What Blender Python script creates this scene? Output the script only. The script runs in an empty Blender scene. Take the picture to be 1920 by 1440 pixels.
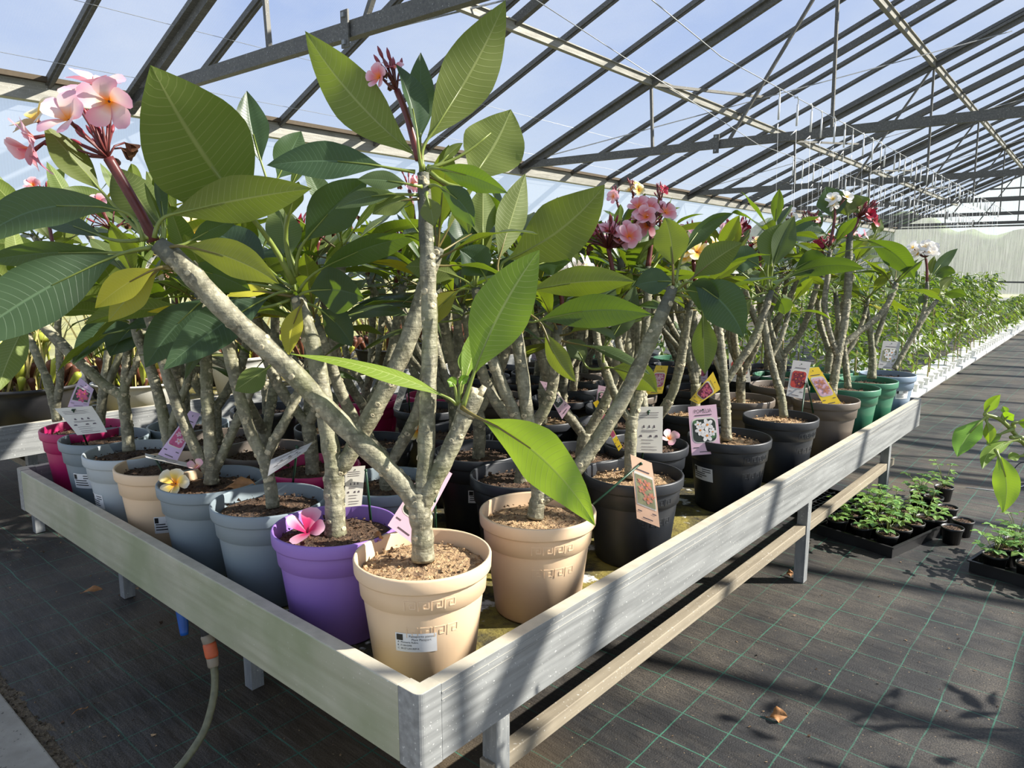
import bpy, math, random
from mathutils import Vector as V, Matrix
SC = bpy.context.scene
COL = SC.collection
PI = math.pi
# ---------------------------------------------------------------- camera, sky, sun, exposure
FPX = 1363.0
CAM = V((0.924, -0.808, 0.779))
RGT = V((0.7569, 0.6535, -0.0006)).normalized()
FWD = V((-0.6448, 0.7466, -0.1622)).normalized()
UPV = RGT.cross(FWD).normalized()
cd = bpy.data.cameras.new('camera'); cam = bpy.data.objects.new('camera', cd); COL.objects.link(cam)
cd.sensor_width = 36.0; cd.lens = 36.0 * FPX / 1920.0; cd.clip_start = 0.02; cd.clip_end = 400
m = Matrix((RGT, UPV, -FWD)).transposed().to_4x4(); m.translation = CAM
cam.matrix_world = m
SC.camera = cam
SC.view_settings.view_transform = 'Standard'; SC.view_settings.look = 'None'
SC.view_settings.gamma = 1.0; SC.view_settings.use_curve_mapping = False
SC.view_settings.exposure = 0.3
SUN_DIR = V((0.6275, 0.5265, 0.5736)).normalized()
sd = bpy.data.lights.new('sun', 'SUN'); sd.energy = 10.5; sd.angle = math.radians(0.6); sd.color = (1.0, 0.93, 0.82)
so = bpy.data.objects.new('sun', sd); COL.objects.link(so)
so.rotation_euler = SUN_DIR.to_track_quat('Z', 'Y').to_euler(); so.location = (6, 6, 9)
W = bpy.data.worlds.new('sky'); SC.world = W; W.use_nodes = True
nt = W.node_tree; nt.nodes.clear()
def wn(t, **k):
    n = nt.nodes.new(t)
    for a, b in k.items(): setattr(n, a, b)
    return n
tc = wn('ShaderNodeTexCoord'); mp = wn('ShaderNodeMapping'); mp.inputs['Scale'].default_value = (1, 1, 2.2)
nz = wn('ShaderNodeTexNoise'); nz.inputs['Scale'].default_value = 2.6; nz.inputs['Detail'].default_value = 6; nz.inputs['Roughness'].default_value = .55
rp = wn('ShaderNodeValToRGB'); rp.color_ramp.elements[0].position = .40; rp.color_ramp.elements[1].position = .72
rp.color_ramp.elements[0].color = (.36, .48, .78, 1); rp.color_ramp.elements[1].color = (.62, .69, .84, 1)
sp = wn('ShaderNodeSeparateXYZ'); hr = wn('ShaderNodeMapRange'); hr.inputs[1].default_value = 0.0; hr.inputs[2].default_value = .35
mx = wn('ShaderNodeMixRGB'); mx.inputs[1].default_value = (.66, .75, .84, 1)
bg = wn('ShaderNodeBackground'); bg.inputs['Strength'].default_value = 0.9; ow = wn('ShaderNodeOutputWorld')
for a, b in ((tc.outputs['Generated'], mp.inputs[0]), (mp.outputs[0], nz.inputs['Vector']), (nz.outputs['Fac'], rp.inputs[0]), (tc.outputs['Generated'], sp.inputs[0]),
             (sp.outputs['Z'], hr.inputs[0]), (hr.outputs[0], mx.inputs[0]), (rp.outputs[0], mx.inputs[2]), (mx.outputs[0], bg.inputs[0]), (bg.outputs[0], ow.inputs[0])):
    nt.links.new(a, b)

# ---------------------------------------------------------------- helpers
def ray(u, v): return FWD + RGT * ((u - 960) / FPX) + UPV * ((720 - v) / FPX)     # photo pixel -> direction, 1 along the view axis
def at(u, v, d): return CAM + ray(u, v) * d
def onz(u, v, z):
    r = ray(u, v); return CAM + r * ((z - CAM.z) / r.z)
def dep(p): return (V(p) - CAM).dot(FWD)
PHI = -0.035
def G(x, y, z): return V((x * math.cos(PHI) + y * math.sin(PHI), -x * math.sin(PHI) + y * math.cos(PHI), z))   # house frame
def lerp(a, b, t): return a + (b - a) * t
def interp(tab, s):
    for (s0, v0), (s1, v1) in zip(tab, tab[1:]):
        if s <= s1: return v0 + (v1 - v0) * (s - s0) / max(1e-9, s1 - s0)
    return tab[-1][1]
class MB:
    def __init__(s): s.v = []; s.f = []; s.m = []; s.uv = []; s.c = []; s.sm = []
    def add(s, vs, fs, mat=0, uvs=None, col=(1, 0, .5, 1), smooth=True):
        o = len(s.v); s.v += [tuple(p) for p in vs]
        for f in fs:
            s.f.append(tuple(o + i for i in f)); s.m.append(mat); s.sm.append(smooth); s.c.append(col)
            s.uv.append([uvs[i] for i in f] if uvs else [(0, 0)] * len(f))
    def box(s, lo, hi, mat=0, M=None):
        x0, y0, z0 = lo; x1, y1, z1 = hi
        vs = [V(p) for p in ((x0, y0, z0), (x1, y0, z0), (x1, y1, z0), (x0, y1, z0), (x0, y0, z1), (x1, y0, z1), (x1, y1, z1), (x0, y1, z1))]
        if M: vs = [M(p) for p in vs] if callable(M) else [M @ p for p in vs]
        s.add(vs, [(3, 2, 1, 0), (4, 5, 6, 7), (0, 1, 5, 4), (1, 2, 6, 5), (2, 3, 7, 6), (3, 0, 4, 7)], mat, smooth=False)
    def bar(s, p, q, w, h, up=(0, 0, 1), mat=0):
        p, q = V(p), V(q); t = (q - p).normalized(); sd_ = t.cross(V(up)).normalized(); u = sd_.cross(t)
        vs = [e + sd_ * a * w / 2 + u * b * h / 2 for e in (p, q) for a, b in ((-1, -1), (1, -1), (1, 1), (-1, 1))]
        s.add(vs, [(0, 1, 2, 3), (7, 6, 5, 4), (0, 4, 5, 1), (1, 5, 6, 2), (2, 6, 7, 3), (3, 7, 4, 0)], mat, smooth=False)
    def tube(s, pts, rad, n=8, mat=0, cap=True, col=(1, 0, .5, 1)):
        pts = [V(p) for p in pts]; k = len(pts)
        if not hasattr(rad, '__len__'): rad = [rad] * k
        ref = None; vs = []; uvs = []
        L = 0
        for i, p in enumerate(pts):
            t = (pts[min(i + 1, k - 1)] - pts[max(i - 1, 0)]).normalized()
            if ref is None: ref = t.orthogonal().normalized()
            ref = (ref - t * ref.dot(t)).normalized(); b = t.cross(ref)
            if i: L += (p - pts[i - 1]).length
            for j in range(n):
                a = 2 * PI * j / n; vs.append(p + (ref * math.cos(a) + b * math.sin(a)) * rad[i]); uvs.append((j / n, L))
        fs = [(i * n + j, i * n + (j + 1) % n, (i + 1) * n + (j + 1) % n, (i + 1) * n + j) for i in range(k - 1) for j in range(n)]
        if cap: fs += [tuple(range(n - 1, -1, -1)), tuple((k - 1) * n + j for j in range(n))]
        if isinstance(col, list):
            for i in range(k - 1): s.add(vs[i * n:(i + 2) * n], [(j, (j + 1) % n, n + (j + 1) % n, n + j) for j in range(n)], mat, uvs[i * n:(i + 2) * n], col[i])
            return
        s.add(vs, fs, mat, uvs, col)
    def lathe(s, prof, n=32, mat=0, c=(0, 0, 0), close=True):
        c = V(c); k = len(prof)
        vs = [c + V((r * math.cos(2 * PI * j / n), r * math.sin(2 * PI * j / n), z)) for r, z in prof for j in range(n)]
        fs = [(i * n + j, i * n + (j + 1) % n, (i + 1) * n + (j + 1) % n, (i + 1) * n + j) for i in range(k - 1) for j in range(n)]
        if close: fs.append(tuple(range(n - 1, -1, -1)))
        s.add(vs, fs, mat)
    def build(s, name, mats, parent=None, bevel=0):
        me = bpy.data.meshes.new(name); me.from_pydata(s.v, [], s.f)
        for mm in (mats if isinstance(mats, (list, tuple)) else [mats]): me.materials.append(mm)
        me.polygons.foreach_set('material_index', s.m); me.polygons.foreach_set('use_smooth', s.sm)
        uv = me.uv_layers.new(name='UVMap'); uv.data.foreach_set('uv', [x for f in s.uv for p in f for x in p])
        ca = me.color_attributes.new('tint', 'FLOAT_COLOR', 'CORNER')
        ca.data.foreach_set('color', [x for f, c in zip(s.f, s.c) for _ in f for x in c])
        me.update()
        o = bpy.data.objects.new(name, me); COL.objects.link(o)
        if parent: o.parent = parent
        if bevel:
            b = o.modifiers.new('bevel', 'BEVEL'); b.width = bevel; b.segments = 2; b.limit_method = 'ANGLE'
        return o
def tag(o, label=None, cat=None, group=None, kind=None):
    for k, v_ in (('label', label), ('category', cat), ('group', group), ('kind', kind)):
        if v_: o[k] = v_
    return o
def empty(name, loc=(0, 0, 0)):
    o = bpy.data.objects.new(name, None); COL.objects.link(o); o.location = loc; o.empty_display_size = .05; return o
def copy_tree(o, parent=None):
    c = o.copy(); COL.objects.link(c)
    if parent: c.parent = parent
    for ch in list(o.children): copy_tree(ch, c)
    return c
def smooth_path(pts, rad, sub=5):
    out = []; rr = []; k = len(pts)
    for i in range(k - 1):
        p0, p1, p2, p3 = pts[max(i - 1, 0)], pts[i], pts[i + 1], pts[min(i + 2, k - 1)]
        for j in range(sub):
            t = j / sub
            out.append(.5 * ((2 * p1) + (p2 - p0) * t + (2 * p0 - 5 * p1 + 4 * p2 - p3) * t * t + (3 * p1 - p0 - 3 * p2 + p3) * t ** 3))
            rr.append(lerp(rad[i], rad[i + 1], t))
    out.append(pts[-1]); rr.append(rad[-1]); return out, rr

# ---------------------------------------------------------------- materials
def srgb(r, g, b):
    f = lambda c: (c / 255 / 12.92) if c <= 10 else ((c / 255 + .055) / 1.055) ** 2.4
    return (f(r), f(g), f(b), 1)
class N:
    def __init__(s, name):
        s.mat = bpy.data.materials.new(name); s.mat.use_nodes = True; s.t = s.mat.node_tree; s.t.nodes.clear()
        s.out = s.t.nodes.new('ShaderNodeOutputMaterial')
    def n(s, typ, ins=None, **k):
        nd = s.t.nodes.new(typ)
        for a, b in k.items(): setattr(nd, a, b)
        for a, b in (ins or {}).items():
            if hasattr(b, 'is_output'): s.t.links.new(b, nd.inputs[a])
            else: nd.inputs[a].default_value = b
        return nd
    def math(s, op, a, b=0.0, c=None):
        i = {0: a, 1: b}
        if c is not None: i[2] = c
        return s.n('ShaderNodeMath', i, operation=op).outputs[0]
    def mix(s, f, a, b, bt='MIX'): return s.n('ShaderNodeMixRGB', {0: f, 1: a, 2: b}, blend_type=bt).outputs[0]
    def noise(s, scale, detail=4, vec=None, rough=.55, out='Fac'):
        i = {'Scale': scale, 'Detail': detail, 'Roughness': rough}
        if vec is not None: i['Vector'] = vec
        return s.n('ShaderNodeTexNoise', i).outputs[out]
    def rng(s, v, a, b, c=0.0, d=1.0): return s.n('ShaderNodeMapRange', {0: v, 1: a, 2: b, 3: c, 4: d}).outputs[0]
    def obj(s): return s.n('ShaderNodeTexCoord').outputs['Object']
    def scale(s, vec, sc): return s.n('ShaderNodeMapping', {'Vector': vec, 'Scale': sc}).outputs[0]
    def bump(s, h, st=.3, d=.01): return s.n('ShaderNodeBump', {'Height': h, 'Strength': st, 'Distance': d}).outputs[0]
    def bsdf(s, **k): return s.n('ShaderNodeBsdfPrincipled', {a.replace('_', ' '): b for a, b in k.items()})
    def done(s, sh): s.t.links.new(sh.outputs[0] if hasattr(sh, 'outputs') else sh, s.out.inputs[0]); return s.mat
def simple(name, col, rough=.5, metal=0.0, var=.12, sc=30, bump=0.0):
    q = N(name); nz_ = q.noise(sc, 4, q.obj()); c2 = tuple(x * (1 - var * 2) for x in col[:3]) + (1,)
    b = q.bsdf(Base_Color=q.mix(q.rng(nz_, .3, .7), c2, col), Roughness=rough, Metallic=metal)
    if bump: q.t.links.new(q.bump(nz_, bump, .004), b.inputs['Normal'])
    return q.done(b)
def leaf_mat(name, top, topv, und, undv, trans, rough=.38, nv=23):
    q = N(name); uv = q.n('ShaderNodeUVMap', uv_map='UVMap').outputs[0]
    sx = q.n('ShaderNodeSeparateXYZ', {0: uv}); du = q.math('ABSOLUTE', q.math('SUBTRACT', sx.outputs[0], .5)); du = q.math('MULTIPLY', du, 2.0)
    tint = q.n('ShaderNodeSeparateColor', {0: q.n('ShaderNodeAttribute', attribute_name='tint').outputs['Color']})
    rib = q.rng(du, .022, .055, 1, 0)
    ph = q.math('SUBTRACT', q.math('MULTIPLY', sx.outputs[1], float(nv)), q.math('MULTIPLY', q.math('POWER', du, 1.3), 1.9))
    tri = q.math('MULTIPLY', q.math('ABSOLUTE', q.math('SUBTRACT', q.math('FRACT', q.math('ADD', ph, 40.0)), .5)), 2.0)
    vein = q.math('MULTIPLY', q.rng(tri, .82, .97), q.rng(du, .55, 1.0, 1, .5))
    vm = q.math('MAXIMUM', rib, q.math('MULTIPLY', vein, .62))
    blot = q.rng(q.noise(9, 3, q.obj()), .35, .7)
    yel = q.rng(tint.outputs[1], 0, 1)
    tc_ = q.mix(yel, q.mix(q.math('MULTIPLY', blot, .5), top, tuple(x * 1.5 for x in top[:3]) + (1,)), srgb(196, 190, 48))
    uc_ = q.mix(yel, q.mix(q.math('MULTIPLY', blot, .4), und, tuple(x * .72 for x in und[:3]) + (1,)), srgb(190, 180, 50))
    tc_ = q.mix(q.math('MULTIPLY', vm, .7), tc_, q.mix(yel, topv, srgb(214, 206, 90))); uc_ = q.mix(vm, uc_, undv)
    bf = q.n('ShaderNodeNewGeometry').outputs['Backfacing']
    bc = q.mix(bf, tc_, uc_); hs = q.n('ShaderNodeHueSaturation', {'Color': bc, 'Value': tint.outputs[0]}).outputs[0]
    bp = q.bump(q.math('SUBTRACT', 1.0, vm), .2, .003)
    b = q.bsdf(Base_Color=hs, Roughness=q.rng(bf, 0, 1, rough, .55), Normal=bp)
    b.inputs['Specular IOR Level'].default_value = .45
    tr = q.n('ShaderNodeBsdfTranslucent', {'Color': q.mix(yel, q.mix(vm, trans, tuple(x * .55 for x in trans[:3]) + (1,)), srgb(225, 205, 40)), 'Normal': bp})
    return q.done(q.n('ShaderNodeMixShader', {0: .33, 1: b.outputs[0], 2: tr.outputs[0]}))
LEAF = leaf_mat('plumeria_leaf', srgb(54, 75, 51), srgb(100, 126, 92), srgb(96, 114, 58), srgb(150, 160, 96), srgb(112, 142, 24))
LEAFY = leaf_mat('young_leaf', srgb(92, 136, 44), srgb(146, 172, 90), srgb(112, 142, 52), srgb(170, 184, 104), srgb(160, 200, 28), .34)
PEPL = leaf_mat('pepper_leaf', srgb(56, 88, 40), srgb(90, 120, 64), srgb(84, 108, 54), srgb(120, 140, 84), srgb(112, 150, 30), .4, 9)
STRL = leaf_mat('seedling_leaf', srgb(86, 132, 72), srgb(150, 180, 120), srgb(120, 150, 90), srgb(160, 180, 120), srgb(140, 180, 60), .45, 8)
PET_G = simple('petiole_green', srgb(126, 140, 62), .4); PET_B = simple('petiole_olive', srgb(116, 104, 52), .45)
def bark(name, c1, c2, c3, y1, y2):
    q = N(name); o = q.obj(); a = q.noise(26, 7, q.scale(o, (1, 1, .7)), .65); b2 = q.noise(80, 4, o); ring = q.noise(70, 3, q.scale(o, (.15, .15, 1.6))); big = q.noise(7, 4, o)
    c = q.mix(q.rng(a, .38, .62), c1, c2); c = q.mix(q.math('MULTIPLY', q.rng(b2, .52, .7), .6), c, c3); c = q.mix(q.math('MULTIPLY', q.rng(ring, .56, .68), .5), c, tuple(x * .45 for x in c1[:3]) + (1,))
    c = q.mix(q.math('MULTIPLY', q.rng(big, .5, .66), .4), c, srgb(112, 116, 74))
    vor = q.n('ShaderNodeTexVoronoi', {'Vector': q.scale(o, (1, 1, .6)), 'Scale': 38.0}).outputs['Distance']
    c = q.mix(q.math('MULTIPLY', q.rng(vor, .16, .05), .5), c, c3)
    tint = q.n('ShaderNodeSeparateColor', {0: q.n('ShaderNodeAttribute', attribute_name='tint').outputs['Color']})
    c = q.mix(q.math('MULTIPLY', tint.outputs[1], .9), c, q.mix(q.rng(a, .35, .65), y1, y2))
    h = q.math('ADD', b2, q.math('MULTIPLY', q.rng(vor, .0, .3), .9))
    return q.done(q.bsdf(Base_Color=c, Roughness=.62, Normal=q.bump(q.math('ADD', h, ring), .6, .005)))
BARK = bark('plumeria_bark', srgb(96, 92, 72), srgb(146, 142, 118), srgb(192, 184, 154), srgb(66, 68, 56), srgb(92, 94, 78))
BARKD = BARK
SCAR = simple('leaf_scar', srgb(204, 192, 158), .7, 0, .25, 120, .4)
CUT = simple('cut_wood', srgb(214, 200, 166), .8, 0, .2, 160, .6)
STALK = simple('flower_stalk', srgb(112, 52, 48), .4, 0, .2, 40); BUD = simple('flower_bud', srgb(150, 56, 66), .45, 0, .25, 60); DRYB = simple('withered_petal', srgb(134, 92, 60), .7, 0, .3, 60)
def petal_mat(name, throat, mid, edge, back):
    q = N(name); uv = q.n('ShaderNodeSeparateXYZ', {0: q.n('ShaderNodeUVMap', uv_map='UVMap').outputs[0]}); v_ = uv.outputs[1]; u_ = uv.outputs[0]
    c = q.mix(q.rng(v_, .12, .48), throat, mid); c = q.mix(q.math('MULTIPLY', q.rng(v_, .5, .95), .85), c, edge)
    c = q.mix(q.math('MULTIPLY', q.rng(u_, .55, 1.0), .7), c, edge)
    bf = q.n('ShaderNodeNewGeometry').outputs['Backfacing']; c = q.mix(q.math('MULTIPLY', bf, .75), c, back)
    b = q.bsdf(Base_Color=c, Roughness=.45); t = q.n('ShaderNodeBsdfTranslucent', {'Color': c})
    return q.done(q.n('ShaderNodeMixShader', {0: .3, 1: b.outputs[0], 2: t.outputs[0]}))
FLW = dict(pink=petal_mat('pink_petal', srgb(250, 160, 40), srgb(250, 218, 206), srgb(240, 176, 200), srgb(232, 150, 176)),
           white=petal_mat('white_petal', srgb(246, 206, 60), srgb(250, 246, 234), srgb(252, 250, 246), srgb(240, 232, 226)),
           yellow=petal_mat('yellow_petal', srgb(240, 150, 20), srgb(250, 214, 96), srgb(252, 246, 228), srgb(244, 220, 180)),
           red=petal_mat('crimson_petal', srgb(120, 12, 24), srgb(164, 20, 50), srgb(150, 20, 50), srgb(120, 16, 36)),
           rose=petal_mat('rose_petal', srgb(250, 140, 30), srgb(232, 128, 136), srgb(246, 206, 212), srgb(206, 106, 130)),
           magenta=petal_mat('magenta_petal', srgb(190, 20, 80), srgb(222, 60, 116), srgb(244, 200, 214), srgb(214, 40, 100)))
def plastic(name, col, rough=.42):
    q = N(name); o = q.obj(); nz_ = q.noise(9, 5, o); sc_ = q.noise(90, 2, q.scale(o, (1, 1, .12)))
    c = q.mix(q.math('MULTIPLY', q.rng(nz_, .45, .75), .22), col, tuple(min(1, x * .75 + .03) for x in col[:3]) + (1,))
    return q.done(q.bsdf(Base_Color=c, Roughness=q.rng(nz_, .3, .7, rough - .06, rough + .1), Normal=q.bump(sc_, .06, .002)))
POTM = {k: plastic('pot_' + k, srgb(*c)) for k, c in dict(beige=(226, 196, 160), purple=(142, 108, 182), bluegrey=(126, 138, 144), lightgrey=(176, 184, 186), magenta=(176, 28, 92),
        black=(38, 41, 46), taupe=(104, 94, 84), green=(58, 116, 88), paleblue=(128, 146, 164), smallblack=(20, 20, 22)).items()}
def soil_mat(name, a, b, c):
    q = N(name); o = q.obj(); n1 = q.noise(55, 5, o); n2 = q.noise(160, 3, o); n3 = q.noise(7, 3, o)
    col = q.mix(q.rng(n1, .38, .62), a, b); col = q.mix(q.rng(n2, .6, .72), col, c); col = q.mix(q.math('MULTIPLY', q.rng(n3, .4, .65), .4), col, b)
    return q.done(q.bsdf(Base_Color=col, Roughness=.92, Normal=q.bump(q.math('ADD', n1, n2), .9, .008)))
SOIL = soil_mat('damp_potting_soil', srgb(46, 34, 26), srgb(92, 68, 48), srgb(160, 136, 106))
SOILD = soil_mat('dry_potting_soil', srgb(98, 74, 54), srgb(184, 152, 112), srgb(226, 204, 166))
def metal(name, c1, c2, rough, met, stretch=(1, .04, 1), green=None):
    q = N(name); o = q.obj(); st = q.noise(60, 4, q.scale(o, stretch)); bl = q.noise(5, 5, o); sp_ = q.noise(120, 2, o)
    c = q.mix(q.rng(st, .3, .7), c1, c2); c = q.mix(q.math('MULTIPLY', q.rng(sp_, .66, .72), .6), c, srgb(232, 232, 226)); c = q.mix(q.math('MULTIPLY', q.rng(bl, .5, .72), .3), c, tuple(x * .6 for x in c1[:3]) + (1,))
    if green: c = q.mix(q.math('MULTIPLY', q.rng(q.noise(2.2, 4, o), .36, .6), .75), c, green)
    return q.done(q.bsdf(Base_Color=c, Roughness=q.rng(st, .2, .8, rough - .08, rough + .12), Metallic=met, Normal=q.bump(st, .08, .002)))
ALU_Y = metal('weathered_aluminium', srgb(118, 120, 119), srgb(154, 156, 154), .5, .15)
ALU_X = metal('algae_stained_aluminium', srgb(168, 166, 146), srgb(190, 188, 170), .5, .2, (.04, 1, 1), srgb(128, 140, 104))
GALV = metal('galvanised_steel', srgb(126, 130, 132), srgb(160, 162, 160), .5, .3, (1, 1, .2))
STEEL = metal('dark_roof_steel', srgb(88, 87, 82), srgb(116, 114, 106), .6, .25)
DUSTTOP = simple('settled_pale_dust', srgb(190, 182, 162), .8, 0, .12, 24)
DUSTY = metal('dusty_steel_channel', srgb(132, 122, 104), srgb(160, 150, 130), .7, .15)
EAVEM = metal('pale_eave_aluminium', srgb(128, 126, 116), srgb(156, 154, 144), .5, .2)
GASK = simple('brown_rubber_gasket', srgb(82, 70, 52), .8)
WHITE = simple('white_plastic', srgb(232, 232, 226), .45, 0, .05); WIRE = simple('pale_wire', srgb(176, 178, 176), .4, .3)
def pane(name, tw, haze, scl):
    q = N(name); g = q.obj(); w = q.n('ShaderNodeTexWave', {'Vector': g, 'Scale': scl, 'Distortion': 0.0}, bands_direction='Y').outputs['Fac']
    nz_ = q.noise(1.3, 5, g); f = q.math('ADD', haze, q.math('ADD', q.math('MULTIPLY', w, .04), q.math('MULTIPLY', q.rng(nz_, .4, .8), .08)))
    tr = q.n('ShaderNodeBsdfTransparent', {'Color': tw}); tl = q.n('ShaderNodeBsdfTranslucent', {'Color': (.9, .93, .96, 1)})
    df = q.n('ShaderNodeBsdfDiffuse', {'Color': (.8, .84, .88, 1)})
    mm = q.n('ShaderNodeMixShader', {0: .5, 1: tl.outputs[0], 2: df.outputs[0]})
    return q.done(q.n('ShaderNodeMixShader', {0: f, 1: tr.outputs[0], 2: mm.outputs[0]}))
PANE = pane('twinwall_roof_sheet', (.93, .95, .98, 1), .04, 16.0); PANEW = pane('twinwall_wall_sheet', (.88, .93, .96, 1), .16, 14.0)
q = N('hazy_gable_film'); g = q.obj(); st = q.noise(9, 4, q.scale(g, (6, 1, .12))); f = q.math('ADD', .22, q.math('MULTIPLY', q.rng(st, .42, .72), .14))
FILM = q.done(q.n('ShaderNodeMixShader', {0: f, 1: q.n('ShaderNodeBsdfTransparent', {'Color': (.86, .92, .88, 1)}).outputs[0], 2: q.n('ShaderNodeBsdfTranslucent', {'Color': (.85, .9, .88, 1)}).outputs[0]}))
# ground fabric
q = N('black_ground_fabric'); o = q.obj(); sx = q.n('ShaderNodeSeparateXYZ', {0: q.n('ShaderNodeVectorMath', {0: o, 1: q.n('ShaderNodeVectorMath', {0: q.noise(2.2, 3, o, out='Color'), 1: (.03, .03, .03)}, operation='MULTIPLY').outputs[0]}, operation='ADD').outputs[0]})
def gl(c, off): return q.rng(q.math('ABSOLUTE', q.math('SUBTRACT', q.math('FRACT', q.math('ADD', q.math('DIVIDE', q.math('SUBTRACT', c, off), .148), 60.5)), .5)), .010, .018, 1, 0)
line = q.math('MAXIMUM', gl(sx.outputs[0], .137), gl(sx.outputs[1], 1.415))
dust = q.rng(q.noise(1.6, 8, o, .7), .40, .66); fine = q.noise(190, 3, o, .7); wr = q.noise(3.0, 4, q.scale(o, (.5, 2.6, 1))); dirt = q.rng(q.noise(.7, 4, q.scale(o, (1, .6, 1))), .52, .68)
c = q.mix(q.math('MULTIPLY', dust, q.rng(fine, .4, .62, .1, 1)), srgb(30, 30, 31), srgb(102, 94, 82)); c = q.mix(q.math('MULTIPLY', dirt, .35), c, srgb(118, 98, 66))
c = q.mix(q.math('MULTIPLY', line, q.rng(q.noise(3, 3, o), .35, .6, .3, .95)), c, srgb(52, 106, 86))
c = q.mix(q.math('MULTIPLY', q.rng(q.noise(85, 2, o), .70, .74), .8), c, srgb(150, 130, 100))
b = q.bsdf(Base_Color=c, Roughness=.62, Normal=q.bump(q.math('ADD', q.math('MULTIPLY', fine, .06), wr), .9, .04)); FABRIC = q.done(b)
q = N('worn_concrete'); o = q.obj(); c = q.mix(q.rng(q.noise(6, 6, o), .35, .7), srgb(128, 122, 110), srgb(166, 160, 146)); c = q.mix(q.rng(q.noise(60, 3, o), .64, .7), c, srgb(86, 82, 74))
CONC = q.done(q.bsdf(Base_Color=c, Roughness=.85, Normal=q.bump(q.noise(40, 5, o), .3, .004)))
GRAVEL = soil_mat('gritty_soil', srgb(70, 60, 46), srgb(112, 98, 76), srgb(158, 146, 120))
q = N('mossy_bench_bed'); o = q.obj(); c = q.mix(q.rng(q.noise(9, 5, o), .4, .6), srgb(52, 48, 32), srgb(128, 116, 50)); c = q.mix(q.rng(q.noise(14, 4, q.scale(o, (1, 1, 1))), .60, .66), c, srgb(206, 206, 200)); c = q.mix(q.rng(q.noise(40, 3, o), .55, .65), c, srgb(96, 84, 40))
BED = q.done(q.bsdf(Base_Color=c, Roughness=.9, Normal=q.bump(q.noise(90, 4, o), .8, .006)))
GRASS = simple('dry_meadow', srgb(176, 170, 96), .9, 0, .25, 2); HEDGE = simple('hedge_foliage', srgb(96, 118, 62), .9, 0, .35, 3, .8)
CARD = {k: simple('card_' + k, srgb(*c), .35, 0, .03) for k, c in dict(pink=(222, 184, 200), grey=(196, 192, 188), peach=(222, 182, 152), yellow=(240, 204, 44), white=(214, 210, 198), lilac=(208, 182, 212)).items()}
PRINT = {k: simple('print_' + k, srgb(*c), .35, 0, .2, 90) for k, c in dict(dark=(44, 52, 40), red=(196, 58, 42), rose=(206, 88, 122), white=(240, 236, 232), orange=(236, 150, 60), text=(96, 84, 88), magenta=(206, 84, 130), pinkf=(236, 190, 204), crimson=(120, 20, 40), salmon=(206, 136, 112), olive=(150, 148, 110), green=(76, 120, 70)).items()}
STICK = simple('green_plastic_stick', srgb(26, 66, 44), .4); LABW = simple('white_label', srgb(232, 232, 230), .4, 0, .03); INK = simple('black_print', srgb(26, 26, 30), .5)

# ---------------------------------------------------------------- lettering
def text_geo(s, size):
    cu = bpy.data.curves.new('lettering', 'FONT'); cu.body = s; cu.size = size; cu.resolution_u = 2
    ob = bpy.data.objects.new('lettering', cu); COL.objects.link(ob); bpy.context.view_layer.update()
    me = bpy.data.meshes.new_from_object(ob)
    vs = [v_.co.copy() for v_ in me.vertices]; fs = [tuple(p.vertices) for p in me.polygons]
    bpy.data.objects.remove(ob); bpy.data.meshes.remove(me); bpy.data.curves.remove(cu)
    return vs, fs

# ---------------------------------------------------------------- leaves, flowers, stems
WPROF = [(0, .03), (.07, .16), (.18, .48), (.3, .79), (.42, .97), (.5, 1.0), (.6, .94), (.7, .80), (.8, .58), (.88, .37), (.94, .19), (.975, .08), (1, .0)]
def bez2(a, b_, c_, t): return a * (1 - t) ** 2 + b_ * (2 * t * (1 - t)) + c_ * t * t
def add_leaf(mb, p0, b_, ctrl, tip, width, nrm, fold=.25, wave=.05, mat=0, pmat=1, prad=.0035, tint=(1, 0, .5, 1), seg=12, twist=0.0, rnd=random, cup=0.0):
    p0, b_, ctrl, tip = V(p0), V(b_), V(ctrl), V(tip); nrm = V(nrm); vs = []; uvs = []; L = (tip - b_).length
    us = (-1, -.72, -.38, -.06, .06, .38, .72, 1); ph = rnd.random() * 6; fr = rnd.uniform(10, 17)
    for i in range(seg + 1):
        s = i / seg; p = bez2(b_, ctrl, tip, s); t = (bez2(b_, ctrl, tip, min(1, s + .02)) - bez2(b_, ctrl, tip, max(0, s - .02))).normalized()
        sd_ = t.cross(nrm)
        if sd_.length < 1e-4: sd_ = t.orthogonal()
        sd_.normalize(); n = sd_.cross(t).normalized()
        if twist: sd_ = Matrix.Rotation(twist * s, 3, t) @ sd_; n = Matrix.Rotation(twist * s, 3, t) @ n
        w = width * .5 * interp(WPROF, s)
        for u in us:
            rim = abs(u) ** 2; off = n * (abs(u) * w * fold - rim * w * cup + math.sin(s * fr + ph + (2 if u > 0 else 0)) * wave * w * rim)
            if abs(u) < .1: off = n * (-.0012)
            vs.append(p + sd_ * (u * w * (1 - .12 * abs(fold))) + off); uvs.append((.5 + u * .5, s))
    k = len(us)
    fs = [(i * k + j, i * k + j + 1, (i + 1) * k + j + 1, (i + 1) * k + j) for i in range(seg) for j in range(k - 1)]
    mb.add(vs, fs, mat, uvs, tint)
    if (b_ - p0).length > .004:
        t0 = (ctrl - b_).normalized(); mid = b_ - t0 * (b_ - p0).length * .5
        pts = [bez2(p0, mid, b_, i / 5) for i in range(6)] + [bez2(b_, ctrl, tip, .12), bez2(b_, ctrl, tip, .4)]
        mb.tube(pts, [prad * 1.25, prad, prad * .9, prad * .85, prad * .8, prad * .7, prad * .5, prad * .25], 6, pmat)
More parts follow.
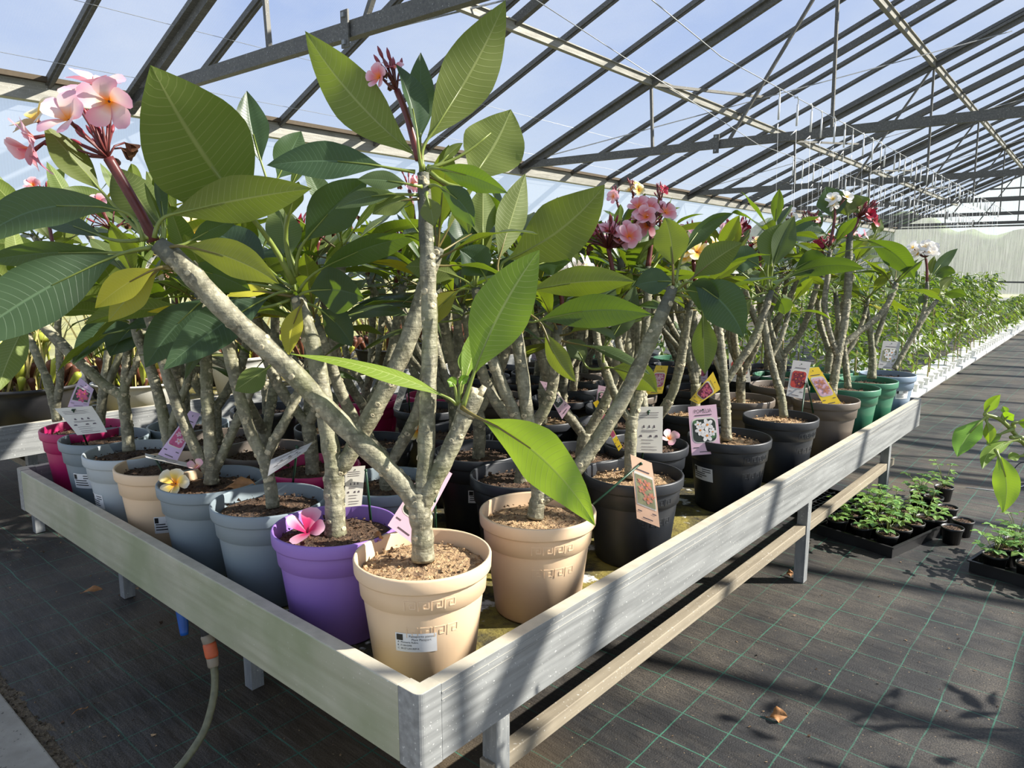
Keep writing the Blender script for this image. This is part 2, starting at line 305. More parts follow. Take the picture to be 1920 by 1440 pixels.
def crown(mb, tip, axis, n, size, rnd, droop=.5, yellow=0.03, prad=.0036, spread=(18, 100)):
    tip, axis = V(tip), V(axis).normalized(); e1 = axis.orthogonal().normalized(); e2 = axis.cross(e1)
    for i in range(n):
        f = (i + .5) / n; az = i * 2.39996 + rnd.uniform(-.35, .35); el = math.radians(lerp(spread[0], spread[1], f ** .8) + rnd.uniform(-10, 10))
        d = axis * math.cos(el) + (e1 * math.cos(az) + e2 * math.sin(az)) * math.sin(el)
        L = size * (lerp(.62, 1.0, min(1, f * 2.2)) if f < .45 else lerp(1.0, .72, (f - .45) / .55)) * rnd.uniform(.85, 1.12); pl = L * rnd.uniform(.2, .3)
        base = tip - axis * (f * .05); b_ = base + d * pl
        dn = V((0, 0, -1)); out = V((d.x, d.y, 0))
        bend = droop * L * (.10 + .34 * f) * rnd.uniform(.5, 1.4)
        ctrl = b_ + d * L * .5 + V((0, 0, bend * .35)); t_ = b_ + d * L * .95 + dn * bend
        nr = axis - d * axis.dot(d); nr = (nr.normalized() if nr.length > .05 else d.orthogonal()) + V((0, 0, .3)) + V((rnd.uniform(-.3, .3), rnd.uniform(-.3, .3), 0))
        yv = rnd.uniform(.5, .95) if (f > .75 and rnd.random() < yellow * 3) else rnd.uniform(0, .12)
        add_leaf(mb, base, b_, ctrl, t_, L * rnd.uniform(.27, .35), nr, rnd.uniform(.05, .4), rnd.uniform(.02, .12), 0, 1 if rnd.random() < .5 else 2, prad, (rnd.uniform(.8, 1.2), yv, rnd.random(), 1), 10, rnd.uniform(-.5, .5), rnd, rnd.uniform(0, .25))
def petal(mb, c, d, n, L, w, mat, curl=.3, skew=.25):
    d, n = V(d).normalized(), V(n).normalized(); sd_ = d.cross(n).normalized(); vs = []; uvs = []
    tab = [(0, .1), (.25, .45), (.5, .8), (.7, 1.0), (.85, .92), (.95, .62), (1, .3)]; S = 7
    for i in range(S + 1):
        s = i / S; p = V(c) + d * (L * s) + n * (L * (.35 * s - curl * s * s)); wv = w * .5 * interp(tab, s)
        for u in (-1, -.35, .35, 1):
            vs.append(p + sd_ * (u * wv + skew * w * s * s * .5) + n * (abs(u) ** 2 * wv * .35 * (1 if u < 0 else -.3))); uvs.append((.5 + .5 * u, s))
    fs = [(i * 4 + j, i * 4 + j + 1, (i + 1) * 4 + j + 1, (i + 1) * 4 + j) for i in range(S) for j in range(3)]
    mb.add(vs, fs, mat, uvs)
def flower(mb, c, n, size, mat=0, rnd=random, openness=1.0, petals=5, tube=None):
    n = V(n).normalized(); e1 = n.orthogonal().normalized(); e2 = n.cross(e1); a0 = rnd.random() * 6
    for k in range(petals):
        a = a0 + 2 * PI * k / petals; d = (e1 * math.cos(a) + e2 * math.sin(a)) * openness + n * (1.25 - openness) * .9
        nn = n - d.normalized() * n.dot(d.normalized())
        if nn.length < .1: nn = -(e1 * math.cos(a) + e2 * math.sin(a))
        petal(mb, c, d, nn, size * .56 * rnd.uniform(.9, 1.08), size * .46, mat, rnd.uniform(.15, .6))
    if tube is not None: mb.tube([V(c) - n * size * .28, V(c) + n * size * .02], [size * .03, size * .045], 6, tube)
BRM = [BARK, BARKD, SCAR, CUT]
def branch(mb, pts, rad, rnd, dark=0.0, scars=True, nseg=10):
    P, Rr = smooth_path([V(p) for p in pts], [r * .87 for r in rad], 5); Rr = [r * (1 + .05 * math.sin(i * 1.9) + rnd.uniform(-.04, .04)) for i, r in enumerate(Rr)]
    k = len(P)
    sh = [min(1, max(0, (i / (k - 1) - (1 - dark)) / max(.04, dark * .5) + .5)) if dark > 0 else 0.0 for i in range(k)]
    mb.tube(P, Rr, nseg, 0, True, (1, 0, .5, 1))
    o_ = len(mb.f)
    nf = (k - 1) * nseg + 2
    for fi in range(nf): mb.c[o_ - nf + fi] = (1, sh[min(k - 1, fi // nseg)], .5, 1)
    if scars:
        L = sum((b_ - a).length for a, b_ in zip(P, P[1:])); ns = int(L / .019)
        for _ in range(ns):
            i = rnd.randrange(1, k - 1); t = (P[i + 1] - P[i - 1]).normalized(); e = t.orthogonal().normalized(); a = rnd.random() * 2 * PI; o = Matrix.Rotation(a, 3, t) @ e; c_ = lerp(P[i], P[i + 1], rnd.random()) + o * Rr[i] * .93; e2 = t.cross(o); r = rnd.uniform(.0048, .009)
            ring = lambda rr, h: [c_ + o * h + (t * math.cos(x * PI / 3) * .8 + e2 * math.sin(x * PI / 3)) * rr for x in range(6)]
            vs = ring(r * 1.15, -.0006) + ring(r * .85, r * .3) + ring(r * .4, r * .12)
            mb.add(vs, [(j, (j + 1) % 6, 6 + (j + 1) % 6, 6 + j) for j in range(6)] + [(6 + j, 6 + (j + 1) % 6, 12 + (j + 1) % 6, 12 + j) for j in range(6)] + [tuple(range(12, 18))], 2)
# pot prototypes share mesh data
PROF = [(.0, .004), (.098, .004), (.106, 0), (.112, .006), (.1335, .186), (.1335, .188), (.1395, .191), (.1425, .232), (.1425, .236), (.150, .237), (.1515, .241), (.1525, .266), (.1505, .270), (.1465, .270), (.1445, .266), (.141, .225), (.136, .19)]
def key_motif(mb, a0, z0, n, cell, rfun, mat=0, w=.002, h=.0006):
    # raised Greek key band on the pot wall
    path = [(0, 0), (0, 4), (4, 4), (4, 1), (2, 1), (2, 2.6), (3, 2.6)]
    for k in range(n):
        for (x0, y0), (x1, y1) in zip(path, path[1:]):
            A = (a0 + (k * 5 + x0) * cell / .13, z0 + y0 * cell); B = (a0 + (k * 5 + x1) * cell / .13, z0 + y1 * cell)
            p = [V((math.cos(a) * (rfun(z) + h * .2), math.sin(a) * (rfun(z) + h * .2), z)) for a, z in (A, B)]
            mb.bar(p[0], p[1], w if abs(A[1] - B[1]) > 1e-6 else h * 2, h * 2 if abs(A[1] - B[1]) > 1e-6 else w, (math.cos(A[0]), math.sin(A[0]), 0) if abs(A[1] - B[1]) > 1e-6 else (0, 0, 1), mat)
def wall_r(z): return lerp(.112, .1335, (z - .006) / .18) if z < .187 else lerp(.1395, .1425, (z - .19) / .042)
_pm = {}
def pot_mesh(color, detail, key=None):
    k = (color, detail, key)
    if k not in _pm:
        mb = MB(); mb.lathe(PROF, 48 if detail else 28)
        if detail and key is not None:
            for d_ in (0, PI): key_motif(mb, key + d_, .135, 4, .0058, wall_r); key_motif(mb, key + d_, .200, 4, .0052, wall_r, 0, .0022, .0006)
        o = mb.build('pot', POTM[color]); _pm[k] = o.data; bpy.data.objects.remove(o)
    return _pm[k]
_sm = {}
def soil_mesh(dry, seed, grains):
    k = (dry, seed, grains)
    if k not in _sm:
        rnd = random.Random(seed); mb = MB(); n = 36; rings = 10; vs = [V((0, 0, .004))]
        for i in range(1, rings + 1):
            for j in range(n):
                a = 2 * PI * j / n; r = .139 * i / rings; vs.append(V((r * math.cos(a), r * math.sin(a), rnd.uniform(-.003, .004) + .006 * math.cos(r * 14) - (.004 if i == rings else 0))))
        fs = [(0, 1 + j, 1 + (j + 1) % n) for j in range(n)] + [(1 + (i - 1) * n + j, 1 + i * n + j, 1 + i * n + (j + 1) % n, 1 + (i - 1) * n + (j + 1) % n) for i in range(1, rings) for j in range(n)]
        mb.add(vs, fs, 0)
        for _ in range(grains):
            a = rnd.random() * 6.283; r = .132 * math.sqrt(rnd.random()); c_ = V((r * math.cos(a), r * math.sin(a), .006)); s_ = rnd.uniform(.0015, .0055) * (1 if rnd.random() < .9 else 1.8)
            q_ = [c_ + V((rnd.uniform(-1, 1), rnd.uniform(-1, 1), rnd.uniform(-.7, .9))) * s_ for _ in range(6)]
            mb.add(q_, [(0, 1, 2), (0, 2, 3), (0, 3, 1), (4, 2, 1), (4, 3, 2), (4, 1, 3), (5, 1, 2), (5, 3, 1)], 0, smooth=False)
        o = mb.build('soil', SOILD if dry else SOIL); _sm[k] = o.data; bpy.data.objects.remove(o)
    return _sm[k]
POT_Z = -.12
def link(name, data, parent, loc=(0, 0, 0), rz=0):
    o = bpy.data.objects.new(name, data); COL.objects.link(o); o.parent = parent; o.location = loc; o.rotation_euler = (0, 0, rz); return o
def passport(root, ctr, u, v_, text=False, w=.088, h=.044):
    # printed sticker wrapped on the pot wall where the photograph shows it
    r = ray(u, v_); R0 = .131; a_ = r.x ** 2 + r.y ** 2; ox, oy = CAM.x - ctr.x, CAM.y - ctr.y; b2 = 2 * (ox * r.x + oy * r.y); c_ = ox * ox + oy * oy - R0 * R0; ds = b2 * b2 - 4 * a_ * c_
    if ds < 0: return
    t = (-b2 - math.sqrt(ds)) / (2 * a_); P = CAM + r * t; ang = math.atan2(P.y - ctr.y, P.x - ctr.x); z = P.z - POT_Z
    mb = MB()
    def mp_(x, y, off): zz = z + y; rr = wall_r(min(max(zz, .01), .185)) + off; aa = ang + x / rr; return V((rr * math.cos(aa), rr * math.sin(aa), zz))
    def patch(x0, x1, y0, y1, off, mat, n=8):
        vs = [mp_(lerp(x0, x1, i / n), y, off) for i in range(n + 1) for y in (y0, y1)]
        mb.add(vs, [(2 * i, 2 * i + 2, 2 * i + 3, 2 * i + 1) for i in range(n)], mat)
    patch(-w / 2, w / 2, -h / 2, h / 2, .0008, 0); patch(-w * .47, -w * .31, h * .12, h * .44, .0012, 1, 3)
    rows = [('Passaporto piante /', .35 * h, -.16 * w, .0072), ('Plant Passport', .17 * h, -.10 * w, .0072), ('A  Plumeria Rubra', .02 * h, -.45 * w, .006), ('B  IT-08-0398', -.15 * h, -.45 * w, .0055), ('C  09-27 LAV-REP-R', -.32 * h, -.45 * w, .0055)] if text else []
    for s_, yy, xx, sz in rows:
        vs, fs = text_geo(s_, sz); mb.add([mp_(xx + p.x, yy + p.y - sz * .3, .0013) for p in vs], fs, 1, smooth=False)
    if not rows:
        for k in range(5): patch((.0 if k < 2 else -.44) * w, (.42 if k < 2 else rnd0.uniform(-.05, .25)) * w, h * (.33 - .16 * k), h * (.39 - .16 * k), .0012, 1, 4)
    o = mb.build('passport_sticker', [LABW, INK], root); o.location = (ctr.x, ctr.y, POT_Z)
rnd0 = random.Random(5)
LM = [LEAF, PET_G, PET_B]; LMY = [LEAFY, PET_G, PET_B]
def px(D, t): return at(t[0], t[1], D + (t[2] if len(t) > 2 else 0))
def traced(mb, D, L, rnd):
    # L: petiole foot, blade base, tip as (u, v, depth offset); width px; side seen; roll deg; sag px; kw
    p0, b_, tp, w, side = L[:5]; roll = L[5] if len(L) > 5 else 0; sag = L[6] if len(L) > 6 else 0; kw = dict(L[7]) if len(L) > 7 else {}
    P0, B_, T_ = px(D, p0), px(D, b_), px(D, tp); Dm = (dep(B_) + dep(T_)) / 2
    mid = (B_ + T_) / 2; ax = (T_ - B_).normalized(); view = (CAM - mid).normalized(); perp = ax.cross(view).normalized()
    if perp.dot(UPV) < 0 or (abs(perp.dot(UPV)) < .15 and perp.dot(RGT) < 0): perp = -perp
    ctrl = mid + perp * (2 * sag * Dm / FPX)
    n = (view - ax * view.dot(ax)).normalized(); n = Matrix.Rotation(math.radians(roll), 3, ax) @ n
    if side == 'D': n = -n
    W_ = w * Dm / FPX / max(.35, math.cos(math.radians(roll)))
    yv = kw.pop('y', rnd.uniform(0, .1)); br = kw.pop('br', rnd.uniform(.9, 1.12))
    add_leaf(mb, P0, B_, ctrl, T_, W_, n, kw.pop('fold', rnd.uniform(.1, .3)), kw.pop('wave', .05), 0, kw.pop('pm', 1), kw.pop('pr', .0042), (br, yv, rnd.random(), 1), 16, kw.pop('twist', 0.0), rnd, kw.pop('cup', .1))
def head(root, C_, axis, pal, nfl, nb, size, rnd, pts=None, stalk=None, srad=.008, own=True, withered=0, spread=.075):
    # inflorescence: stalk, pedicels, buds and open flowers; flowers are sub-parts when near
    mb = MB(); axis = V(axis).normalized(); e1 = axis.orthogonal().normalized(); e2 = axis.cross(e1); C_ = V(C_)
    if stalk: P_, R_ = smooth_path(stalk, [srad * 1.25] + [srad] * (len(stalk) - 1), 4); mb.tube(P_, R_, 8, 0)
    src = stalk[-1] if stalk else C_ - axis * .06
    fl = []
    for i in range(nfl):
        if pts: c_, n_ = pts[i][0], pts[i][1]
        else:
            a = rnd.random() * 6.283; r = spread * math.sqrt(rnd.random()); c_ = C_ + (e1 * math.cos(a) + e2 * math.sin(a)) * r + axis * rnd.uniform(-.02, .03); n_ = axis * .5 + (c_ - C_).normalized() * .6 + (CAM - c_).normalized() * .8; c_ = c_ + (CAM - c_).normalized() * .015
        fl.append((V(c_), V(n_).normalized()))
        mid = lerp(src, V(c_), .5) - axis * .008 + V((rnd.uniform(-1, 1), rnd.uniform(-1, 1), 0)) * .006
        mb.tube([bez2(src, mid, V(c_) - V(n_).normalized() * size * .2, j / 4) for j in range(5)], .0026, 6, 0)
    for i in range(nb):
        a = rnd.random() * 6.283; r = spread * rnd.uniform(.1, .75); t_ = src + axis * rnd.uniform(.03, .075) + (e1 * math.cos(a) + e2 * math.sin(a)) * r; d_ = (t_ - src).normalized()
        mb.tube([src, lerp(src, t_, .5) + axis * .004, t_], .0024, 5, 0); mb.tube([t_, t_ + d_ * .008, t_ + d_ * .018, t_ + d_ * .026], [.0022, .0042, .0036, .0008], 6, 1)
    for i in range(withered):
        a = rnd.random() * 6.283; t_ = src + axis * .03 + (e1 * math.cos(a) + e2 * math.sin(a)) * spread * .8
        mb.tube([src, lerp(src, t_, .5) + axis * .01, t_], .0022, 5, 0); flower(mb, t_, V((math.cos(a), math.sin(a), -.8)), size * .55, 2, rnd, .35, 4)
    inf = mb.build('inflorescence', [STALK, BUD, DRYB], root)
    if own:
        for i, (c_, n_) in enumerate(fl):
            fb = MB(); pl = (pts[i][2] if pts and len(pts[i]) > 2 else pal); flower(fb, c_, n_, size * rnd.uniform(.88, 1.1), 0, rnd, rnd.uniform(.75, 1.0), 5, 1); fb.build('flower', [FLW[pl], STALK], inf)
    elif fl:
        fb = MB()
        for c_, n_ in fl: flower(fb, c_, n_, size * rnd.uniform(.88, 1.1), 0, rnd, rnd.uniform(.7, 1.0), 5)
        fb.build('flower_cluster', FLW[pal], inf)
    return inf
def potted(label, color, ctr, detail=True, dry=False, key=None, seed=1, group=None, grains=220):
    root = empty('potted_plumeria', (0, 0, 0)); tag(root, label, 'potted plant', group)
    link('pot', pot_mesh(color, detail, key), root, (ctr.x, ctr.y, POT_Z)); link('soil', soil_mesh(dry, seed % 3, grains), root, (ctr.x, ctr.y, POT_Z + .238), seed * 1.3)
    return root
def plant(label, color, pot, D0, branches, crowns=(), leaves=(), seed=1, dry=False, key=None, heads=(), stick=(), young=()):
    """branches: [(px points with depth offset, radii in m, dark fraction)]; crowns: [(tip px, axis px, n, size)]; leaves: one list per cluster"""
    rnd = random.Random(seed); ctr = V((pot[0], pot[1], 0)); root = potted(label, color, ctr, True, dry, key, seed)
    D = dep((ctr.x, ctr.y, .12)) + D0; mb = MB()
    for br in branches:
        pts = [px(D, p) for p in br[0]]
        branch(mb, pts, br[1], rnd, br[2] if len(br) > 2 else 0)
    for s_ in stick: s_(mb, D, rnd)
    mb.build('stem', BRM, root)
    for L in leaves:
        mb = MB()
        for l in L: traced(mb, D, l, rnd)
        mb.build('leaf_cluster', LM, root)
    for L in young:
        mb = MB()
        for l in L: traced(mb, D, l, rnd)
        mb.build('leaf_cluster', LMY, root)
    for c_ in crowns:
        mb = MB(); T_ = px(D, c_[0]); A_ = (px(D, c_[1]) - T_).normalized(); kw = c_[4] if len(c_) > 4 else {}
        crown(mb, T_, A_, c_[2], c_[3], rnd, **kw); mb.build('leaf_cluster', LM, root)
    for h in heads: h(root, D, rnd)
    return root, D

# ================================================================ the setting: ground, house shell, roof frame
FZ = -.6
def struct(o): o['kind'] = 'structure'; return o
mb = MB(); mb.add([(-8.5, -.22, FZ), (11, -.22, FZ), (11, 36, FZ), (-8.5, 36, FZ)], [(0, 1, 2, 3)], 0, smooth=False); struct(mb.build('floor', FABRIC))
mb = MB(); mb.add([(-60, -.18, FZ - .012), (60, -.18, FZ - .012), (60, 120, FZ - .012), (-60, 120, FZ - .012)], [(0, 1, 2, 3)], 0, smooth=False); struct(mb.build('meadow_ground', GRASS))
mb = MB(); n = 160
rg = random.Random(3); vs = []
for i in range(n + 1):
    x = -4 + 8 * i / n
    for y in (-.275, -.25, -.225, -.2): vs.append((x, y, FZ - .006 + rg.uniform(0, .008)))
mb.add(vs, [(4 * i + j, 4 * i + 4 + j, 4 * i + 5 + j, 4 * i + 1 + j) for i in range(n) for j in range(3)], 0)
for _ in range(500):
    c_ = V((rg.uniform(-2.6, -.7), rg.uniform(-.265, -.215), FZ + .002)); s_ = rg.uniform(.002, .008)
    q_ = [c_ + V((rg.uniform(-1, 1), rg.uniform(-1, 1), rg.uniform(-.5, .8))) * s_ for _ in range(6)]
    mb.add(q_, [(0, 1, 2), (0, 2, 3), (0, 3, 1), (4, 2, 1), (4, 3, 2), (4, 1, 3), (5, 1, 2), (5, 3, 1)], 0, smooth=False)
struct(mb.build('gravel_strip', GRAVEL))
mb = MB(); mb.box((-8, -3.2, FZ - .05), (8, -.255, FZ + .012)); struct(mb.build('concrete_path', CONC, bevel=.006))
XE, ZE, SL, XR = -6.0, 2.22, .44, .6
ZR = ZE + SL * (XR - XE); XE2 = 2 * XR - XE; Y0, Y1 = -7.0, 33.0
def sheet(name, pts, mat, seg=1):
    mb = MB(); mb.add(pts, [(0, 1, 2, 3)], 0, smooth=False); return struct(mb.build(name, mat))
def rooft(x): return ZE + SL * ((x - XE) if x < XR else (XE2 - x))
sheet('ceiling', [G(XE - .1, Y0, rooft(XE) + .02), G(XE - .1, Y1, rooft(XE) + .02), G(XR, Y1, ZR + .06), G(XR, Y0, ZR + .06)], PANE)
sheet('ceiling', [G(XR, Y0, ZR + .06), G(XR, Y1, ZR + .06), G(XE2 + .1, Y1, rooft(XE2) + .02), G(XE2 + .1, Y0, rooft(XE2) + .02)], PANE)
sheet('wall_left', [G(XE, Y0, FZ), G(XE, Y1, FZ), G(XE, Y1, ZE - .12), G(XE, Y0, ZE - .12)], PANEW)
sheet('wall_right', [G(XE2, Y0, FZ), G(XE2, Y1, FZ), G(XE2, Y1, ZE - .12), G(XE2, Y0, ZE - .12)], PANEW)
mb = MB(); mb.add([G(XE, Y1, FZ), G(XE2, Y1, FZ), G(XE2, Y1, ZE), G(XR, Y1, ZR), G(XE, Y1, ZE)], [(0, 1, 2, 3, 4)], 0, smooth=False); struct(mb.build('wall_back', FILM))
def gbar(name, p, q, w, h, mat, up=(0, 0, 1)):
    mb = MB(); mb.bar(p, q, w, h, up, 0); return struct(mb.build(name, mat))
for sx_, xe in ((1, XE), (-1, XE2)):
    o = gbar('eave_gutter', G(xe, Y0, ZE - .06), G(xe, Y1, ZE - .06), .10, .15, EAVEM); gbar('eave_gasket', G(xe + .06 * sx_, Y0, ZE + .035), G(xe + .06 * sx_, Y1, ZE + .035), .09, .04, GASK)
    for xp in (2.15, 4.36):
        x = xe + sx_ * xp; mb = MB(); mb.bar(G(x, Y0, rooft(x) - .09), G(x, Y1, rooft(x) - .09), .06, .09); mb.bar(G(x, Y0, rooft(x) - .05), G(x, Y1, rooft(x) - .05), .11, .012); struct(mb.build('purlin', EAVEM))
    # glazing bars: one mesh, copied along the house
    mb = MB(); a_, b_ = G(xe, 0, ZE + .0), G(XR, 0, ZR + .03); mb.bar(a_, b_, .06, .05); mb.bar(a_ - V((0, 0, .03)), b_ - V((0, 0, .03)), .025, .03)
    o = mb.build('glazing_bar', STEEL); struct(o); first = True
    k = 0; y = 1.66 - 1.08 * 8
    while y < Y1:
        c_ = o if first else o.copy()
        if not first: COL.objects.link(c_)
        first = False; c_.location = G(0, y, 0); y += 1.08
    for y in [2.3 + 5.6 * k for k in range(-1, 6)]:
        mb = MB(); mb.bar(G(xe, y, FZ), G(xe, y, ZE - .1), .11, .11); struct(mb.build('wall_post', GALV))
    y = -6.4; o = None
    while y < Y1:
        if o is None: o = gbar('wall_mullion', G(xe, 0, FZ), G(xe, 0, ZE - .12), .035, .05, EAVEM)
        else: c_ = o.copy(); COL.objects.link(c_); c_.location = G(0, y, 0)
        y += 1.08
o_ = None
def truss():
    mb = MB()
    for xe, s_ in ((XE, 1), (XE2, -1)):
        a_ = G(xe, 0, ZE - .02); b_ = G(XR, 0, ZR - .10); mb.bar(a_ + V((0, 0, -.06)), b_, .06, .12); mb.bar(a_ + V((0, -.055, -.03)), b_ + V((0, -.055, .03)), .05, .04)
        t1 = G(xe + s_ * 2.15, 0, rooft(xe + s_ * 2.15) - .1); t2 = G(xe + s_ * 4.36, 0, rooft(xe + s_ * 4.36) - .1); c1 = G(xe + s_ * 3.2, 0, ZE); c2 = G(xe + s_ * 5.2, 0, ZE); c0 = G(xe + s_ * 1.2, 0, ZE)
        for p, q_ in ((t1, G(xe + s_ * 2.2, 0, ZE)), (t2, G(xe + s_ * 4.4, 0, ZE)), (t2, c1)): mb.bar(p, q_, .032, .032, (0, 1, 0))
        pc = G(xe + s_ * 3.08, -.045, ZE); mb.box((-.036, -.006, -.11), (.036, .006, .11), 0, lambda p, pc=pc: pc + p)
        for bz in (-.08, .08): mb.box((-.013, -.02, bz - .013), (.013, -.004, bz + .013), 1, lambda p, pc=pc: pc + p)
    mb.bar(G(XE, 0, ZE - .0), G(XE2, 0, ZE - .0), .06, .10); return mb.build('roof_truss', [STEEL, GALV])
tr_ = struct(truss())
for k, y in enumerate([2.3 + 5.6 * k for k in range(-1, 6)]):
    c_ = tr_ if k == 0 else tr_.copy()
    if k: COL.objects.link(c_)
    c_.location = G(0, y, 0)
    # diagonal purlin struts along the house and rod bracing
    if 0 < k < 6:
        for xs in (XE + 2.15,):
            gbar('purlin_strut', G(xs, y, rooft(xs) - .12), G(-3.35, y + 2.8, rooft(-3.35) - .1), .035, .035, STEEL); gbar('roof_rafter', G(XE, y + 2.8, ZE - .04), G(XR, y + 2.8, ZR - .06), .06, .09, STEEL)
            gbar('wind_brace', G(XE + .2, y, ZE + .05), G(XR - 1.2, y + 5.6, ZR - .75), .014, .014, GALV)
for x in (-3.2, -1.0, 1.2, 3.4): gbar('gable_post', G(x, Y1 - .1, FZ), G(x, Y1 - .1, rooft(x)), .1, .1, GALV)
for z in (.1, ZE + .0, 3.6): gbar('gable_rail', G(XE if z < 3 else -2.8, Y1 - .08, z), G(XE2 if z < 3 else 4, Y1 - .08, z), .05, .06, STEEL)
for x in (.2, -2.2): gbar('centre_post', G(x, 30.3, FZ), G(x, 30.3, ZE), .09, .09, GALV)
for i, (x, z) in enumerate(((-4.95, 2.62), (-5.62, 2.33))):
    mb = MB(); mb.tube([G(x, Y0, z), G(x, Y1, z)], .0025, 6); o = mb.build('roof_wire', WIRE); struct(o)
# world outside: a clipped hedge band seen hazily through the far sheeting
rg = random.Random(40); mb = MB(); NX = 90; NZ = 10; vs = []
for i in range(NX + 1):
    top = 3.4 + .7 * math.sin(i * .5) + rg.uniform(-.3, .3)
    for j in range(NZ + 1): a_ = PI * j / NZ; vs.append((-26 + i * .6 + rg.uniform(-.1, .1), 44 - 1.2 * math.cos(a_) * (1 + rg.uniform(-.15, .15)), FZ + top * math.sin(a_) ** .6 * (1 + rg.uniform(-.05, .05))))
mb.add(vs, [(i * (NZ + 1) + j, (i + 1) * (NZ + 1) + j, (i + 1) * (NZ + 1) + j + 1, i * (NZ + 1) + j + 1) for i in range(NX) for j in range(NZ)], 0)
tag(mb.build('garden_hedge', HEDGE), 'long green hedge seen hazily through the far end sheeting', 'hedge')
gbar('plinth_wall', G(XE + .1, Y0, FZ + .22), G(XE + .1, Y1, FZ + .22), .1, .44, CONC)

# ================================================================ benches
def bench(name, label, x0, x1, y0, y1, mr, ml, legs, lowbar):
    root = empty(name, (x1, y0, FZ)); tag(root, label, 'bench'); loc = lambda p: V(p) - root.location
    def part(n_, mb, mat, bev=0): mb.v = [tuple(V(p) - root.location) for p in mb.v]; return mb.build(n_, mat, root, bev)
    H = .16; T = .033; cr = .058
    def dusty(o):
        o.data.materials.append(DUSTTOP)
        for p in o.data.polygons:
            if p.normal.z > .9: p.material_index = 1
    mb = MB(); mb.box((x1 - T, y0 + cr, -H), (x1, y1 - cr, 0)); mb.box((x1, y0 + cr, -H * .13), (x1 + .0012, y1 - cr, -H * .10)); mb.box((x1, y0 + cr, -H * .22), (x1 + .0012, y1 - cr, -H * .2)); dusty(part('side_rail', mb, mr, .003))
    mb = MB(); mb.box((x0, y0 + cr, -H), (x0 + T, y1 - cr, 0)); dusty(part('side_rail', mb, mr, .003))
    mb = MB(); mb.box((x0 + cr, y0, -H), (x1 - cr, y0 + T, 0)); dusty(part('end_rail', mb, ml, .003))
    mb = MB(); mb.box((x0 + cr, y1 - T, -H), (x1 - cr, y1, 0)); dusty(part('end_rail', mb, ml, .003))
    for cx, cy, sx, sy in ((x1, y0, -1, 1), (x0, y0, 1, 1), (x1, y1, -1, -1), (x0, y1, 1, -1)):
        mb = MB(); pr = []
        for i in range(7):
            a = PI / 2 * i / 6; pr.append((.016 - .016 * math.sin(a), .016 - .016 * math.cos(a)))
        outl = [(0.001 + cr, 0)] + [(p[0], p[1]) for p in pr[::-1]][::-1][::-1]
        outl = [(cr, 0.0)] + [(.016 - .016 * math.sin(PI / 2 * i / 6), .016 - .016 * math.cos(PI / 2 * i / 6)) for i in range(7)] + [(0, cr), (T, cr), (T, T), (cr, T)]
        vs = [(cx + sx * a, cy + sy * b_, z) for z in (-H - .002, .0015) for a, b_ in outl]; k = len(outl)
        fs = [(i, (i + 1) % k, k + (i + 1) % k, k + i) for i in range(k)] + [tuple(range(k))[::-1], tuple(range(k, 2 * k))]
        if sx * sy > 0: fs = [f[::-1] for f in fs]
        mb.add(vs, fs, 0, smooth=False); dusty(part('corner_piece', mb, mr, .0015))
    mb = MB(); mb.box((x0 + T, y0 + T, -.135), (x1 - T, y1 - T, -.12)); part('bed', mb, BED)
    for (lx, ly) in legs:
        mb = MB(); mb.box((lx - .045, ly, FZ + .001), (lx, ly + .045, -.137)); lg = part('leg', mb, GALV, .002)
        mb = MB(); mb.tube([(lx - .022, ly - .005, -.24), (lx - .022, ly + .001, -.24)], .006, 8); mb.v = [tuple(V(p) - root.location) for p in mb.v]; mb.build('bolt', STEEL, lg)
    for bx in lowbar:
        mb = MB(); mb.box((bx - .04, y0 + .28, -.375), (bx, y1 - .2, -.335)); part('stretcher_bar', mb, DUSTY if bx == lowbar[0] else GALV, .002)
    for ly in sorted(set(l[1] for l in legs)):
        mb = MB(); mb.box((x0 + .1, ly + .047, -.30), (x1 - .12, ly + .08, -.26)); part('cross_bar', mb, DUSTY, .002)
    return root
bench('growing_bench', 'long low aluminium growing bench full of potted plumerias', -2.32, 0, 0, 3.957, ALU_Y, ALU_X, [(-.07, .29), (-.07, 2.29), (-.07, 3.6), (-1.15, .29), (-2.16, .29), (-2.16, 2.3), (-1.15, 2.3)], (-.075, -2.1))
bench('growing_bench', 'second aluminium bench at the left holding pitcher plants in big tubs', -5.2, -3.2, .0, 8.0, ALU_Y, ALU_X, [(-3.3, .3), (-3.3, 2.3), (-3.3, 4.3), (-5.0, .3), (-3.3, 6.3)], (-3.3,))

